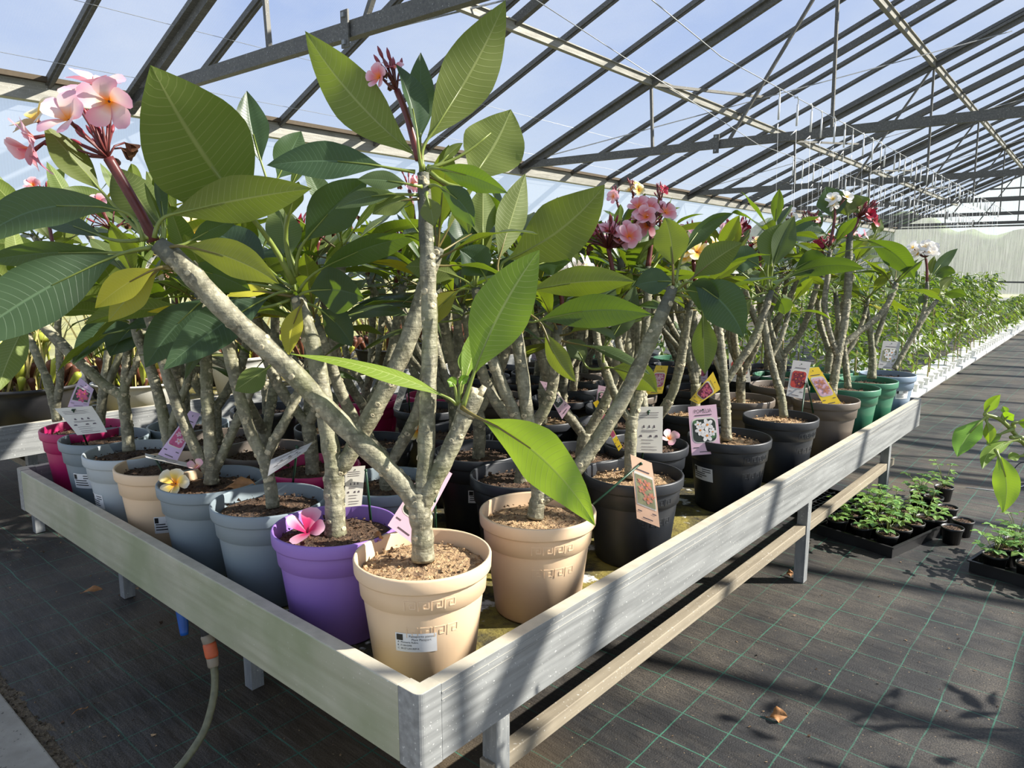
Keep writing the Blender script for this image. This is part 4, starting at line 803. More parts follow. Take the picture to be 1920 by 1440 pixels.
NAMED = [  # seen between the stems of the front rows
    ('bluegrey', -.71, .52, 1, 'plumeria in the blue-grey pot just behind the violet pot'), ('magenta', -1.02, .47, 0, 'plumeria in the magenta pot behind the blue-grey row'), ('taupe', -1.32, .48, 1, 'plumeria in a taupe pot between the magenta pot and the peach pot row'),
    ('taupe', -1.62, .47, 3, 'plumeria in a taupe pot behind the pale grey pot'), ('bluegrey', -1.92, .50, 0, 'plumeria in the blue-grey pot hidden behind the slate blue one'),
    ('black', -.75, .95, 0, 'plumeria in the labelled black pot deep behind the corner pots'), ('black', -.46, .83, 3, 'plumeria in the black pot behind the second peach-beige pot'), ('black', -.47, 1.17, 1, 'plumeria in the black pot with a flowered pink tag on its trunk'),
    ('magenta', -1.83, 1.33, 5, 'plumeria in the deeper of the two magenta pots amid black pots'), ('magenta', -1.66, 1.62, 1, 'plumeria in the deepest magenta pot amid black pots'), ('taupe', -1.40, 1.78, 0, 'plumeria in the taupe pot deep in the middle rows'),
    ('black', -.37, 1.42, 5, 'plumeria in the black pot squeezed behind two black rail pots'), ('taupe', -.48, 2.50, 2, 'plumeria in the wide taupe pot behind the kinked slim trunk'),
    ('green', -.62, 3.35, 4, 'plumeria in the green pot one row behind the rail pots'), ('green', -.47, 3.70, 2, 'plumeria in the green pot beside the pale blue pot')]
placed = [(-.225, .22), (-.52, .2), (-.82, .2), (-1.12, .19), (-1.4, .18), (-1.66, .18), (-1.95, .2), (-2.19, .21), (-.212, .61), (-.205, 1.07), (-.19, 1.72), (-.18, 2.2), (-.17, 2.74), (-.19, 3.17), (-.18, 3.48), (-.16, 3.8)] + [(a[1], a[2]) for a in NAMED] + INNER
rows = []
rg = random.Random(77)
for j in range(12):
    for i in range(6):
        x = -.50 - i * .315 - (.15 if j % 2 else 0); y = .80 + j * .285
        if x < -2.17 or y > 3.8: continue
        x += rg.uniform(-.015, .015); y += rg.uniform(-.015, .015)
        if all((x - a) ** 2 + (y - b_) ** 2 > .285 ** 2 for a, b_ in placed): placed.append((x, y)); rows.append(('green' if y > 3.1 and rg.random() < .4 else 'taupe' if rg.random() < .15 else 'black', x, y, rg.randrange(6), None))
GL = {'black': 'plumeria in a black pot packed into the middle rows of the bench', 'taupe': 'plumeria in a taupe pot packed into the middle rows of the bench', 'green': 'plumeria in a green pot packed into the far middle rows'}
for k, (colr, x, y, pi_, lab) in enumerate(NAMED + rows):
    src = PT[pi_]; r = src if pi_ not in used else copy_tree(src); used.add(pi_); r.location = (x, y, 0); r.rotation_euler = (0, 0, rg.uniform(0, 6.28)); s_ = rg.uniform(.92, 1.08)
    for ch in r.children:
        if ch.name.startswith('pot'): ch.data = pot_mesh(colr, False)
        elif not ch.name.startswith('soil'): ch.scale = (s_, s_, s_) if False else (1, 1, 1)
    tag(r, lab or GL[colr], 'potted plant', None if lab else f'plumerias in {colr} pots packed in the middle of the bench')
bpy.context.view_layer.update()
# printed plant passports on the pots that show one
def find(lab): return next(o for o in COL.objects if o.get('label', '').startswith(lab))
for lab, c_, u, v_, tx, w, h in (('tall leaning', (-.225, .22), 779, 1208, True, .088, .044), ('plumeria in the slate blue', (-1.95, .2), 156, 903, False, .085, .055), ('forked plumeria', (-1.66, .18), 180, 940, False, .07, .05), ('plumeria in the peach pot', (-1.40, .18), 312, 985, False, .07, .055),
                                 ('plumeria with an upright', (-.19, 1.72), 1316, 888, False, .09, .05), ('white-flowered', (-.16, 3.8), 1692, 740, False, .08, .05)):
    passport(find(lab), V(c_ + (0,)), u, v_, tx, w, h)
def on_copy(lab, c_, u, v_):
    r = find(lab); n0 = set(r.children); passport(r, V(c_ + (0,)), u, v_); 
    for ch in r.children:
        if ch not in n0: ch.matrix_parent_inverse = r.matrix_world.inverted(); ch.location = V(c_ + (0,)) + V((0, 0, POT_Z))
on_copy('plumeria in the labelled black', (-.75, .95), 903, 932); on_copy('plumeria in the black pot squeezed', (-.37, 1.42), 1285, 912)

# ================================================================ picture tags on sticks
def tagcard(label, quad, D, colr, style='front', stick=None, pic=('dark', 'white'), title=None, bend=0.0, tilt=(0, 0), seed=1, stick_z=None):
    """quad: photo corners top-left, top-right, bottom-right, bottom-left; D: distance along the view; tilt: extra depth at the right / bottom edge"""
    rnd = random.Random(seed); foot = None
    if stick: foot = onz(stick[0][0], stick[0][1], stick_z if stick_z is not None else .112)
    c4 = [at(quad[0][0], quad[0][1], D), at(quad[1][0], quad[1][1], D + tilt[0]), at(quad[2][0], quad[2][1], D + tilt[0] + tilt[1]), at(quad[3][0], quad[3][1], D + tilt[1])]
    ctr = sum(c4, V((0, 0, 0))) / 4; base = foot or c4[3]
    root = empty('plant_tag', base); tag(root, label, 'plant tag')
    n = (c4[1] - c4[0]).cross(c4[0] - c4[3]).normalized()
    if n.dot(CAM - ctr) < 0: n = -n
    W_ = ((c4[1] - c4[0]).length + (c4[2] - c4[3]).length) / 2; H_ = ((c4[3] - c4[0]).length + (c4[2] - c4[1]).length) / 2
    def q(x, y, off=0.0): return lerp(lerp(c4[3], c4[2], x), lerp(c4[0], c4[1], x), y) + n * (off + bend * math.sin(PI * y)) - base
    mb = MB(); NS = 8; vs = []
    for o_ in (.0004, -.0004):
        for i in range(NS + 1): vs += [q(0, i / NS, o_), q(1, i / NS, o_)]
    k = 2 * (NS + 1)
    fs = [(2 * i, 2 * i + 1, 2 * i + 3, 2 * i + 2) for i in range(NS)] + [(k + 2 * i + 2, k + 2 * i + 3, k + 2 * i + 1, k + 2 * i) for i in range(NS)] + [(k + 2 * i, 2 * i, 2 * i + 2, k + 2 * i + 2) for i in range(NS)] + [(2 * i + 1, k + 2 * i + 1, k + 2 * i + 3, 2 * i + 3) for i in range(NS)] + [(0, k, k + 1, 1), (2 * NS, 2 * NS + 1, k + 2 * NS + 1, k + 2 * NS)]
    mb.add(vs, fs, 0, smooth=False); mb.build('card', CARD[colr], root)
    mats = [PRINT[pic[0]], PRINT[pic[1]], PRINT['text'], PRINT['orange'], PRINT['green'], CARD['white'], STICK]; mb = MB()
    def poly(pts, off, mat): mb.add([q(x, y, off) for x, y in pts], [tuple(range(len(pts)))], mat, smooth=False)
    def panel(x0, y0, x1, y1, r, off, mat):
        ra = W_ / H_; pts = []
        for cx, cy, a0 in ((x1 - r, y1 - r * ra, 0), (x0 + r, y1 - r * ra, 90), (x0 + r, y0 + r * ra, 180), (x1 - r, y0 + r * ra, 270)):
            for j in range(5): a = math.radians(a0 + j * 22.5); pts.append((cx + r * math.cos(a), cy + r * ra * math.sin(a)))
        # split so that a curved card carries it
        ys = [lerp(y0, y1, j / 6) for j in range(7)]
        poly(pts, off, mat) if abs(bend) < .003 else [poly([(x0, a), (x1, a), (x1, b_), (x0, b_)], off, mat) for a, b_ in zip(ys, ys[1:])]
    ra = W_ / H_
    if style == 'front':
        panel(.07, .24, .93, .76, .2, .0009, 5); panel(.10, .26, .90, .72, .17, .0013, 0)
        for (cx, cy, r) in ((.36, .5, .17), (.62, .6, .2), (.58, .38, .2), (.3, .62, .12), (.78, .45, .13)):
            a0 = rnd.random() * 6
            for j in range(5):
                a = a0 + j * 2 * PI / 5; px_, py_ = cx + r * .62 * math.cos(a), cy + r * .62 * ra * math.sin(a)
                poly([(px_ + r * .42 * math.cos(a) * math.cos(t) * 1.2 - r * .36 * math.sin(a) * math.sin(t), py_ + ra * (r * .42 * math.sin(a) * math.cos(t) * 1.2 + r * .36 * math.cos(a) * math.sin(t))) for t in [x * PI / 4 for x in range(8)]], .0016 + .00012 * j, 1)
            poly([(cx + r * .22 * math.cos(t), cy + r * .22 * ra * math.sin(t)) for t in [x * PI / 4 for x in range(8)]], .0024, 3)
        if pic[0] == 'dark': poly([(.72, .3), (.86, .34), (.88, .44), (.76, .42)], .0015, 4); poly([(.14, .62), (.26, .66), (.24, .71), (.14, .7)], .0015, 4)
        for yy, x0, x1 in ((.795, .2, .8), (.05, .28, .72), (.14, .08, .26), (.16, .72, .9)): poly([(x0, yy), (x1, yy), (x1, yy + .018), (x0, yy + .018)], .001, 2)
        if title:
            vs, fs = text_geo(title, 1.0); w = max(p.x for p in vs); mb.add([q(.5 + (p.x / w - .5) * .62, .85 + p.y * .62 / w * ra * 1.25, .0012) for p in vs], fs, 2, smooth=False)
    else:
        for k_ in range(3): poly([(.12, .86 - .05 * k_), (.88 - .2 * rnd.random(), .86 - .05 * k_), (.88 - .2 * rnd.random(), .872 - .05 * k_), (.12, .872 - .05 * k_)], .001, 2)
        for x in (.26, .46, .64): poly([(x, .54), (x + .08, .54), (x + .06, .6), (x + .02, .6)], .001, 2)
        for x in (.12, .48, .7): poly([(x, .34), (x + .12, .34), (x + .1, .39), (x + .02, .38)], .001, 2)
        for k_, yy in enumerate((.48, .45, .27, .2, .12, .06)): poly([(.2, yy), (.5 + .35 * rnd.random(), yy), (.5 + .35 * rnd.random(), yy + .012), (.2, yy + .012)], .001, 2)
    poly([(.47, .9), (.53, .9), (.53, .93), (.47, .93)], .0014, 6)
    mb.build('print', mats, root)
    if stick:
        tp = at(stick[1][0], stick[1][1], D - .006 if stick[1][2:] == () else D + stick[1][2]); mb = MB(); P_ = [foot - base - (tp - foot).normalized() * .012, lerp(foot, tp, .5) - base, tp - base]
        mb.tube(P_, [.0034, .0034, .003], 6); mb.tube([tp - base - n * .004, tp - base + n * .005], [.0042, .0034], 8); mb.build('stick', STICK, root)
    return root
dp = lambda x, y, z=.14: dep((x, y, z))
tagcard('pink picture tag leaning behind the corner plant trunk', ((806, 862), (848, 888), (777, 1022), (727, 985)), dp(-.27, .30), 'pink', 'front', ((817, 1003), (815, 932)), ('dark', 'pinkf'), None, 0, (.02, -.03), 1)
tagcard('upright pink tag reading pomelia in front of the black rail pot', ((1290, 763), (1343, 758), (1352, 850), (1297, 854)), dp(-.19, 1.60), 'pink', 'front', None, ('dark', 'white'), 'POMELIA', 0, (0, -.01), 2)
tagcard('peach tag hanging from a slanting green stick before a black pot', ((1182, 852), (1222, 868), (1237, 989), (1194, 972)), dp(-.17, .86), 'peach', 'front', ((1100, 956), (1202, 869)), ('olive', 'salmon'), None, .006, (0, -.02), 3, .115)
tagcard('white instruction card seen from its back behind the peach tag', ((1192, 763), (1243, 762), (1242, 850), (1192, 848)), dp(-.205, 1.16, .2), 'white', 'back', ((1202, 872), (1216, 772)), ('dark', 'white'), None, 0, (0, 0), 4)
tagcard('bright yellow tag tilted over the taupe rail pot', ((1506, 691), (1535, 688), (1577, 756), (1546, 763)), dp(-.2, 2.56, .2), 'yellow', 'front', ((1524, 770), (1511, 704)), ('pinkf', 'salmon'), None, 0, (0, 0), 5)
tagcard('grey tag with a red flower picture beside the yellow tag', ((1487, 675), (1521, 679), (1505, 748), (1474, 742)), dp(-.24, 2.5, .2), 'grey', 'front', ((1502, 785), (1510, 719)), ('red', 'crimson'), None, 0, (0, 0), 6)
tagcard('pale tag with white flowers on the far pale blue pot', ((1656, 639), (1689, 641), (1678, 694), (1646, 690)), dp(-.2, 3.78, .2), 'grey', 'front', ((1688, 694), (1684, 676)), ('olive', 'white'), None, 0, (0, 0), 7)
tagcard('yellow tag lying diagonally behind the upright rail trunk', ((1337, 697), (1351, 730), (1310, 758), (1293, 750)), dp(-.4, 2.1, .2), 'yellow', 'front', None, ('crimson', 'rose'), None, 0, (0, 0), 8)
tagcard('yellow tag with rose flowers half hidden by a forked stem', ((1230, 685), (1253, 686), (1242, 738), (1210, 740)), dp(-.55, 2.0, .2), 'yellow', 'front', ((1262, 752), (1256, 728)), ('rose', 'pinkf'), None, 0, (0, 0), 9)
tagcard('white tag with an orange red picture behind the slanting branches', ((1366, 662), (1401, 663), (1408, 717), (1369, 715)), dp(-.5, 2.75, .2), 'white', 'front', None, ('red', 'salmon'), None, 0, (0, 0), 10)
tagcard('lilac tag with a dark crimson picture deep behind the rail plants', ((1297, 670), (1329, 672), (1326, 718), (1293, 716)), dp(-.75, 2.75, .2), 'lilac', 'front', None, ('crimson', 'magenta'), None, 0, (0, 0), 11)
tagcard('tilted pink tag with white flowers against a forked trunk', ((1012, 714), (1026, 717), (1070, 763), (1054, 786)), dp(-.50, 1.05, .2), 'pink', 'front', None, ('dark', 'white'), None, 0, (0, 0), 12)
tagcard('yellow tag seen nearly edge-on crossing the slanting limb', ((1112, 755), (1121, 750), (1167, 838), (1160, 846)), dp(-.45, 1.22, .2), 'yellow', 'front', ((1090, 852), (1117, 766)), ('rose', 'white'), None, 0, (0, 0), 13)
tagcard('pink picture tag standing behind the magenta corner pot', ((150, 708), (176, 730), (166, 764), (127, 763)), dp(-2.1, .33, .25), 'lilac', 'front', None, ('dark', 'magenta'), None, .004, (0, 0), 14)
tagcard('white card back leaning across the slate blue pot', ((102, 766), (172, 761), (201, 810), (145, 816)), dp(-1.78, .12, .2), 'white', 'back', ((168, 843), (137, 769)), ('dark', 'white'), None, -.006, (0, -.02), 15)
tagcard('lilac picture tag slanting between peach pot stems', ((356, 770), (376, 776), (331, 867), (296, 852)), dp(-1.38, .1, .2), 'lilac', 'front', None, ('magenta', 'pinkf'), None, 0, (0, -.03), 16)
tagcard('white card back behind the violet pot trunk', ((647, 876), (685, 873), (678, 948), (647, 951)), dp(-.50, .30, .2), 'white', 'back', ((696, 982), (686, 882)), ('dark', 'white'), None, 0, (.01, 0), 17)
tagcard('grey card tilted edgewise over the blue-grey pot', ((508, 862), (586, 829), (574, 846), (502, 893)), dp(-.86, .16, .2), 'grey', 'back', ((548, 918), (557, 838)), ('dark', 'white'), None, 0, (0, -.03), 18)
tagcard('thin curled white card lying over the peach pot rim', ((272, 850), (352, 868), (354, 876), (275, 858)), dp(-1.33, .05, .2), 'white', 'back', ((311, 896), (290, 858)), ('dark', 'white'), None, -.004, (0, -.05), 19, .14)
tagcard('small lilac tag deep between the middle stems', ((1003, 633), (1024, 639), (1013, 679), (996, 672)), dp(-1.2, 2.3, .2), 'lilac', 'front', None, ('crimson', 'rose'), None, 0, (0, 0), 20)
tagcard('white card hanging near the deep magenta pots', ((757, 702), (768, 716), (748, 770), (737, 766)), dp(-1.2, 1.25, .2), 'white', 'back', ((768, 775), (765, 712)), ('dark', 'white'), None, 0, (0, 0), 21)
tagcard('pink flowered tag low behind the crossing limbs', ((1122, 722), (1150, 728), (1146, 770), (1116, 764)), dp(-.55, 1.55, .2), 'pink', 'front', None, ('dark', 'pinkf'), None, 0, (0, 0), 22)
# ---------------------------------------------------------------- fallen blossoms and dry bits
def fallen(name, label, pal, P, n, size, seed, petals=5, op=.9):
    rnd = random.Random(seed); mb = MB(); flower(mb, V((0, 0, 0)), n, size, 0, rnd, op, petals, 1); o = mb.build(name, [FLW[pal], STALK]); o.location = P; return tag(o, label, 'fallen flower')
fallen('fallen_flower', 'white and yellow blossom resting on the blue-grey pot rim', 'yellow', at(330, 907, dp(-1.16, .07)), V((.45, -.7, .55)), .088, 3)
fallen('fallen_flower', 'pink blossom with curled petals lying on the violet pot soil', 'magenta', onz(577, 1000, .135), V((.2, -.3, .9)), .105, 8, 4, .75)
fallen('fallen_flower', 'white blossom with yellow throat on a taupe pot deep inside', 'yellow', at(784, 806, dp(-.95, .95, .16)), V((.5, -.8, .2)), .09, 9)
fallen('fallen_flower', 'small pink blossom on the soil behind the white card', 'pink', at(1254, 824, dp(-.37, 1.33, .14)), V((.4, -.5, .7)), .07, 10, 4, .7)
fallen('fallen_flower', 'pale blossom wedged in the three-stem fork', 'pink', at(372, 878, dp(-1.13, .13, .15)), V((.3, -.5, .6)), .06, 12, 3, .6)
def dry_leaf(label, P, L, w, d, seed, cup=.5, mat=DRYB):
    rnd = random.Random(seed); mb = MB(); d = V(d); add_leaf(mb, V((0, 0, 0)), d * .012, d * L * .5 + V((0, 0, L * .22)), d * L, w, V((.1, .1, 1)), .5, .3, 0, 0, .0015, (1, .5, .5, 1), 8, 1.2, rnd, cup); o = mb.build('dry_leaf', mat); o.location = P; return tag(o, label, 'dry leaf')
CRISP = simple('crisp_brown_leaf', srgb(176, 124, 72), .7, 0, .25, 40)
dry_leaf('dry orange leaf curled on the three-stem plant soil', onz(412, 918, .128), .13, .05, (.75, .5, .1), 1, .5, CRISP)
dry_leaf('withered brown bud husk standing on the corner pot soil', onz(706, 1030, .118), .05, .035, (.1, .1, .9), 2, .6, CRISP)
dry_leaf('crumpled tan leaf lying on the fabric in the open aisle', onz(1436, 1344, FZ + .006), .07, .05, (.8, .4, .15), 3, .5, CRISP)
dry_leaf('dry twig-like leaf on the dark fabric left of the bench', onz(150, 1112, FZ + .006), .10, .03, (.6, .7, .1), 4, .6, CRISP)
dry_leaf('pale curled sliver on the fabric in the front aisle', onz(165, 1325, FZ + .006), .06, .018, (.3, -.9, .1), 5, .6, CRISP)
dry_leaf('brown leaf scrap beside the far bench leg', onz(1470, 1078, FZ + .006), .05, .04, (.7, .4, .2), 6, .6, CRISP)
rg = random.Random(8); mb = MB()
for _ in range(620):
    if rg.random() < .45: c_ = V((rg.uniform(-3.2, -.6), rg.uniform(-.2, .9), FZ + .002))
    else: c_ = V((rg.uniform(-.1, 2.4), rg.uniform(.2, 4.5), FZ + .002))
    s_ = rg.uniform(.0015, .006) * (1 if rg.random() < .93 else 2); q_ = [c_ + V((rg.uniform(-1, 1), rg.uniform(-1, 1), rg.uniform(-.3, .8))) * s_ for _ in range(6)]
    mb.add(q_, [(0, 1, 2), (0, 2, 3), (0, 3, 1), (4, 2, 1), (4, 3, 2), (4, 1, 3), (5, 1, 2), (5, 3, 1)], 0 if rg.random() < .6 else 1, smooth=False)
o = mb.build('soil_crumbs', [SOILD, SOIL]); tag(o, 'loose soil crumbs and bits scattered over the black fabric', 'crumbs', None, 'stuff')
# ---------------------------------------------------------------- hose and tap under the end rail
D0 = dep((-1.05, .06, -.26)); root = empty('garden_hose', at(393, 1180, D0)); tag(root, 'grey-green garden hose with orange connector hanging under the bench end', 'hose'); L_ = lambda u, v_, d=0.0: at(u, v_, D0 + d) - root.location
HOSE = simple('hose_pvc', srgb(122, 122, 92), .5, 0, .2, 60); ORNG = simple('orange_connector', srgb(214, 106, 66), .5); GREYP = simple('grey_connector', srgb(150, 140, 122), .5); DKP = simple('black_rubber', srgb(30, 30, 32), .6)
P_, R_ = smooth_path([L_(399, 1238), L_(403, 1270, -.01), L_(400, 1310, -.03), L_(385, 1365, -.06), L_(360, 1408, -.10), L_(325, 1450, -.14), onz(270, 1490, FZ + .012) - root.location, onz(60, 1600, FZ + .012) - root.location], [.0105] * 8, 6); mb = MB(); mb.tube(P_, R_, 10); mb.build('hose_tube', HOSE, root)
def seg(u0, v0, u1, v1, r0, r1, mat, nm):
    mb = MB(); a_, b_ = L_(u0, v0), L_(u1, v1); mb.tube([a_, lerp(a_, b_, .15), lerp(a_, b_, .85), b_], [r0 * .9, r0, r1, r1 * .9], 14); mb.build(nm, mat, root)
seg(382, 1168, 388, 1192, .014, .015, DKP, 'threaded_neck'); seg(387, 1190, 393, 1206, .0175, .0175, GREYP, 'collar'); seg(392, 1204, 398, 1232, .0185, .0185, ORNG, 'connector_body'); seg(398, 1230, 400, 1250, .017, .0155, GREYP, 'clamp_ring')
mb = MB(); a_, b_ = at(339, 1128, D0 + .08), at(346, 1190, D0 + .08); mb.tube([V((0, 0, 0)), (b_ - a_) * .2, (b_ - a_) * .9, b_ - a_], [.018, .0175, .0125, .0115], 14); o = mb.build('tap_handle', simple('blue_plastic', srgb(30, 92, 176), .4)); o.location = a_; tag(o, 'blue plastic tap handle poking out under the bench end', 'tap')
# ---------------------------------------------------------------- pitcher plant tubs on the second bench
TUBB = plastic('tub_black', srgb(44, 44, 46)); TUBW = plastic('tub_white', srgb(206, 204, 194)); PITB = simple('brown_pitcher', srgb(122, 74, 52), .5, 0, .3, 20); PITG = simple('lime_pitcher', srgb(176, 184, 66), .45, 0, .25, 12); STRAW = simple('straw_blades', srgb(206, 190, 118), .8, 0, .25, 10); CANE = simple('tan_cane', srgb(176, 146, 108), .7)
def tub(label, x, y, r, h, mat, seed, straw=60, pit=46, grp=None):
    rnd = random.Random(seed); root = empty('pitcher_plant', (x, y, -.12)); tag(root, label, 'potted plant', grp); mb = MB(); mb.lathe([(0, .004), (r * .66, .003), (r * .72, 0), (r * .92, h * .8), (r * .96, h * .93), (r * 1.02, h * .94), (r * 1.03, h), (r * .96, h), (r * .92, h * .85)], 36); mb.build('tub', mat, root)
    mb = MB(); mb.lathe([(.001, h * .88), (r * .5, h * .9), (r * .94, h * .86)], 24, 0, (0, 0, 0), False); mb.build('soil', SOIL, root); mb = MB()
    for _ in range(pit):
        a = rnd.random() * 6.283; q_ = r * .85 * math.sqrt(rnd.random()); b_ = V((q_ * math.cos(a), q_ * math.sin(a), h * .88)); H_ = rnd.uniform(.06, .2); d = V((math.cos(a) * .5 + rnd.uniform(-.3, .3), math.sin(a) * .5 + rnd.uniform(-.3, .3), 1)).normalized(); g = 1 if rnd.random() < .4 else 0
        mb.tube([b_, b_ + d * H_ * .35, b_ + d * H_ * .75, b_ + d * H_, b_ + d * H_ * 1.06 + V((.01, 0, 0))], [.006, .011, .018, .021, .012], 7, g)
    for _ in range(4):
        a = rnd.random() * 6.283; b_ = V((r * .5 * math.cos(a), r * .5 * math.sin(a), h * .88)); t_ = b_ + V((rnd.uniform(-.04, .04), rnd.uniform(-.04, .04), rnd.uniform(.22, .34)))
        mb.tube([b_, lerp(b_, t_, .6), t_], .007, 6, 1); mb.lathe([(.002, 0), (.05, .012), (.055, .03), (.03, .06), (.002, .07)], 10, 1, t_)
    mb.build('pitchers', [PITB, PITG], root); mb = MB()
    for _ in range(straw):
        a = rnd.random() * 6.283; q_ = r * .7 * rnd.random(); b_ = V((q_ * math.cos(a), q_ * math.sin(a), h * .86)); t_ = b_ + V((rnd.uniform(-.3, .3), rnd.uniform(-.3, .3), rnd.uniform(.3, .75))); w = V((rnd.uniform(-1, 1), rnd.uniform(-1, 1), 0)).normalized() * .006; m_ = lerp(b_, t_, .5) + V((0, 0, .05))
        mb.add([b_ - w, b_ + w, m_ + w, m_ - w, t_], [(0, 1, 2, 3), (3, 2, 4)], 0 if rnd.random() < .7 else 1)
    mb.build('straw_blades', [STRAW, PITG], root); return root
tub('wide black tub of brown pitcher plants at the near end of the second bench', -3.62, .42, .27, .26, TUBB, 1)
tub('low white tub of brown pitcher plants next to the wide black tub', -3.68, 1.03, .26, .2, TUBW, 2)
tub('tall whitish tub of pitcher plants on the second bench', -3.62, 1.66, .2, .3, TUBW, 3)
for i, (x, y) in enumerate(((-4.35, .5), (-4.4, 1.2), (-4.35, 1.95), (-3.65, 2.3), (-3.68, 2.95), (-4.4, 2.7), (-3.66, 3.6), (-4.4, 3.5), (-3.66, 4.3), (-4.4, 4.4), (-3.66, 5.0), (-4.4, 5.2), (-3.66, 5.8), (-3.66, 6.6))):
    tub('black tub of pitcher plants farther back on the second bench', x, y, .25, .24, TUBB, 10 + i, 50, 34, 'pitcher plant tubs on the second bench')
# ---------------------------------------------------------------- staked peppers in the white gutter
def pepper(seed, h, nl, r=.17):
    rnd = random.Random(seed); root = empty('pepper_plant'); mb = MB(); st = [V((rnd.uniform(-.01, .01), rnd.uniform(-.01, .01), h * k / 6)) for k in range(7)]; mb.tube(st, [.006] * 7, 6, 0); mb.tube([V((.012, 0, 0)), V((.012, 0, h * .8))], .004, 5, 1); mb.build('stem', [PET_G, CANE], root); mb = MB()
    for _ in range(nl):
        z = h * (.12 + .88 * rnd.random() ** .75); a = rnd.random() * 6.283; rr = r * rnd.uniform(.15, 1.0) * (.6 + .5 * z / h); p = V((rr * math.cos(a), rr * math.sin(a), z)); L = rnd.uniform(.06, .11); d = V((math.cos(a), math.sin(a), rnd.uniform(-1.3, .15))).normalized()
        add_leaf(mb, p - d * .02, p, p + d * L * .5 + V((0, 0, .008)), p + d * L, L * .46, V((rnd.uniform(-.4, .4), rnd.uniform(-.4, .4), 1)), .25, .06, 0, 1, .0012, (rnd.uniform(.8, 1.25), rnd.uniform(0, .15), 0, 1), 4, 0, rnd)
    mb.build('foliage', [PEPL, PET_G], root); return root
PP = [pepper(1, 1.12, 150), pepper(2, 1.02, 140), pepper(3, 1.18, 160), pepper(4, .62, 80, .12)]; pu = set(); rg = random.Random(4)
spots = [(-.84, 5.3 + .42 * k, 0) for k in range(21)] + [(-.86, 14.3 + .5 * k, 1) for k in range(14)] + [(-1.75, 5.0 + .5 * k, 0) for k in range(20)] + [(-2.6, 5.6 + .6 * k, 0) for k in range(14)]
for x, y, kd in spots:
    i = 3 if kd else rg.randrange(3); r = PP[i] if i not in pu else copy_tree(PP[i]); pu.add(i); r.location = (x + rg.uniform(-.03, .03), y - .02 * (y - 5) * 0, FZ + .085); r.rotation_euler = (0, 0, rg.random() * 6.28); r.location.x += -.018 * (y - 5)
    nm = ('staked pepper plant standing in the long white gutter', 'staked pepper plants in the white gutter') if x > -1 else ('pepper plant in the hidden rows behind the white gutter row', 'pepper plants in the back rows')
    if kd: nm = ('short young pepper plant at the far end of the white gutter', 'short peppers at the far gutter end')
    tag(r, nm[0], 'pepper plant', nm[1])
def gutter(x, label):
    root = empty('growing_gutter', (x, 4.9, FZ)); tag(root, label, 'growing gutter'); sk = lambda yy: V((-.018 * yy, yy, 0)); mb = MB()
    prof = [(-.15, .002), (.15, .002), (.19, .05), (.19, .085), (.13, .09), (-.13, .09), (-.19, .085), (-.19, .05)]; Ls = [0, 17]; vs = [sk(yy) + V((a, 0, z)) for yy in Ls for a, z in prof]; mb.add(vs, [(i, (i + 1) % 8, 8 + (i + 1) % 8, 8 + i)[::-1] for i in range(8)] + [tuple(range(8)), tuple(range(15, 7, -1))], 0, smooth=False); mb.build('channel', WHITE, root)
    blk = None
    for k in range(60):
        if blk is None: b2 = MB(); b2.box((-.022, -.03, 0), (.022, .03, .075)); b2.box((-.03, -.036, .07), (.03, .036, .08)); o = b2.build('cup', WHITE, root); blk = o
        else: o = blk.copy(); COL.objects.link(o)
        o.location = sk(.15 + k * .27) + V((.135, 0, .084))
    return root
gutter(-.84, 'long white growing gutter on the floor beyond the bench end'); gutter(-1.75, 'second white gutter hidden behind the pepper wall')
# hooks with twine above the rows
def hookrow(xw, z, y0, n, dy):
    mb = MB(); mb.tube([G(xw, y0 - 6, z + .55), G(xw, y0 - 1, z + .03), G(xw, y0 + n * dy + 6, z + .03)], .003, 5); struct(mb.build('support_wire', WIRE)); src = None
    for k in range(n):
        if src is None:
            b = MB(); b.tube([V((0, 0, .02)), V((0, .03, .035)), V((0, .045, .01)), V((0, .04, -.03))], .004, 5); b.tube([V((0, .04, -.02)), V((0, .04, -.17))], .0075, 6); b.tube([V((0, .04, -.20)), V((.0, -.02, -.24))], .004, 5); b.tube([V((0, .04, -.2)), V((.03, .05, -1.35))], .0013, 4); src = o = b.build('twine_hook', WHITE)
        else: o = src.copy(); COL.objects.link(o)
        o.location = G(xw, y0 + k * dy, z); o.rotation_euler = (0, 0, rg.uniform(-.5, .5)); tag(o, 'white twine hook hanging from the wire over the pepper rows', 'twine hook', 'white twine hooks over the pepper rows')
hookrow(-.98, 1.95, 4.45, 44, .32); hookrow(-1.85, 1.9, 7.4, 40, .36)
# ---------------------------------------------------------------- seedling trays in the aisle
_sp = MB(); _sp.lathe([(0, .003), (.036, .002), (.038, 0), (.047, .07), (.051, .071), (.052, .084), (.049, .084), (.046, .07)], 20); SPM = _sp.build('small_pot', POTM['smallblack']); SPD = SPM.data; bpy.data.objects.remove(SPM)
_ss = MB(); rr = random.Random(2); _ss.lathe([(.001, .079), (.02, .078), (.046, .073)], 14, 0, (0, 0, 0), False)
for _ in range(40): a = rr.random() * 6.283; c_ = V((.04 * math.cos(a) * rr.random(), .04 * math.sin(a) * rr.random(), .079)); _ss.add([c_ + V((rr.uniform(-1, 1), rr.uniform(-1, 1), rr.uniform(-.5, 1))) * .005 for _ in range(4)], [(0, 1, 2), (0, 2, 3), (0, 3, 1)], 0, smooth=False)
SSM = _ss.build('soil', SOIL); SSD = SSM.data; bpy.data.objects.remove(SSM)
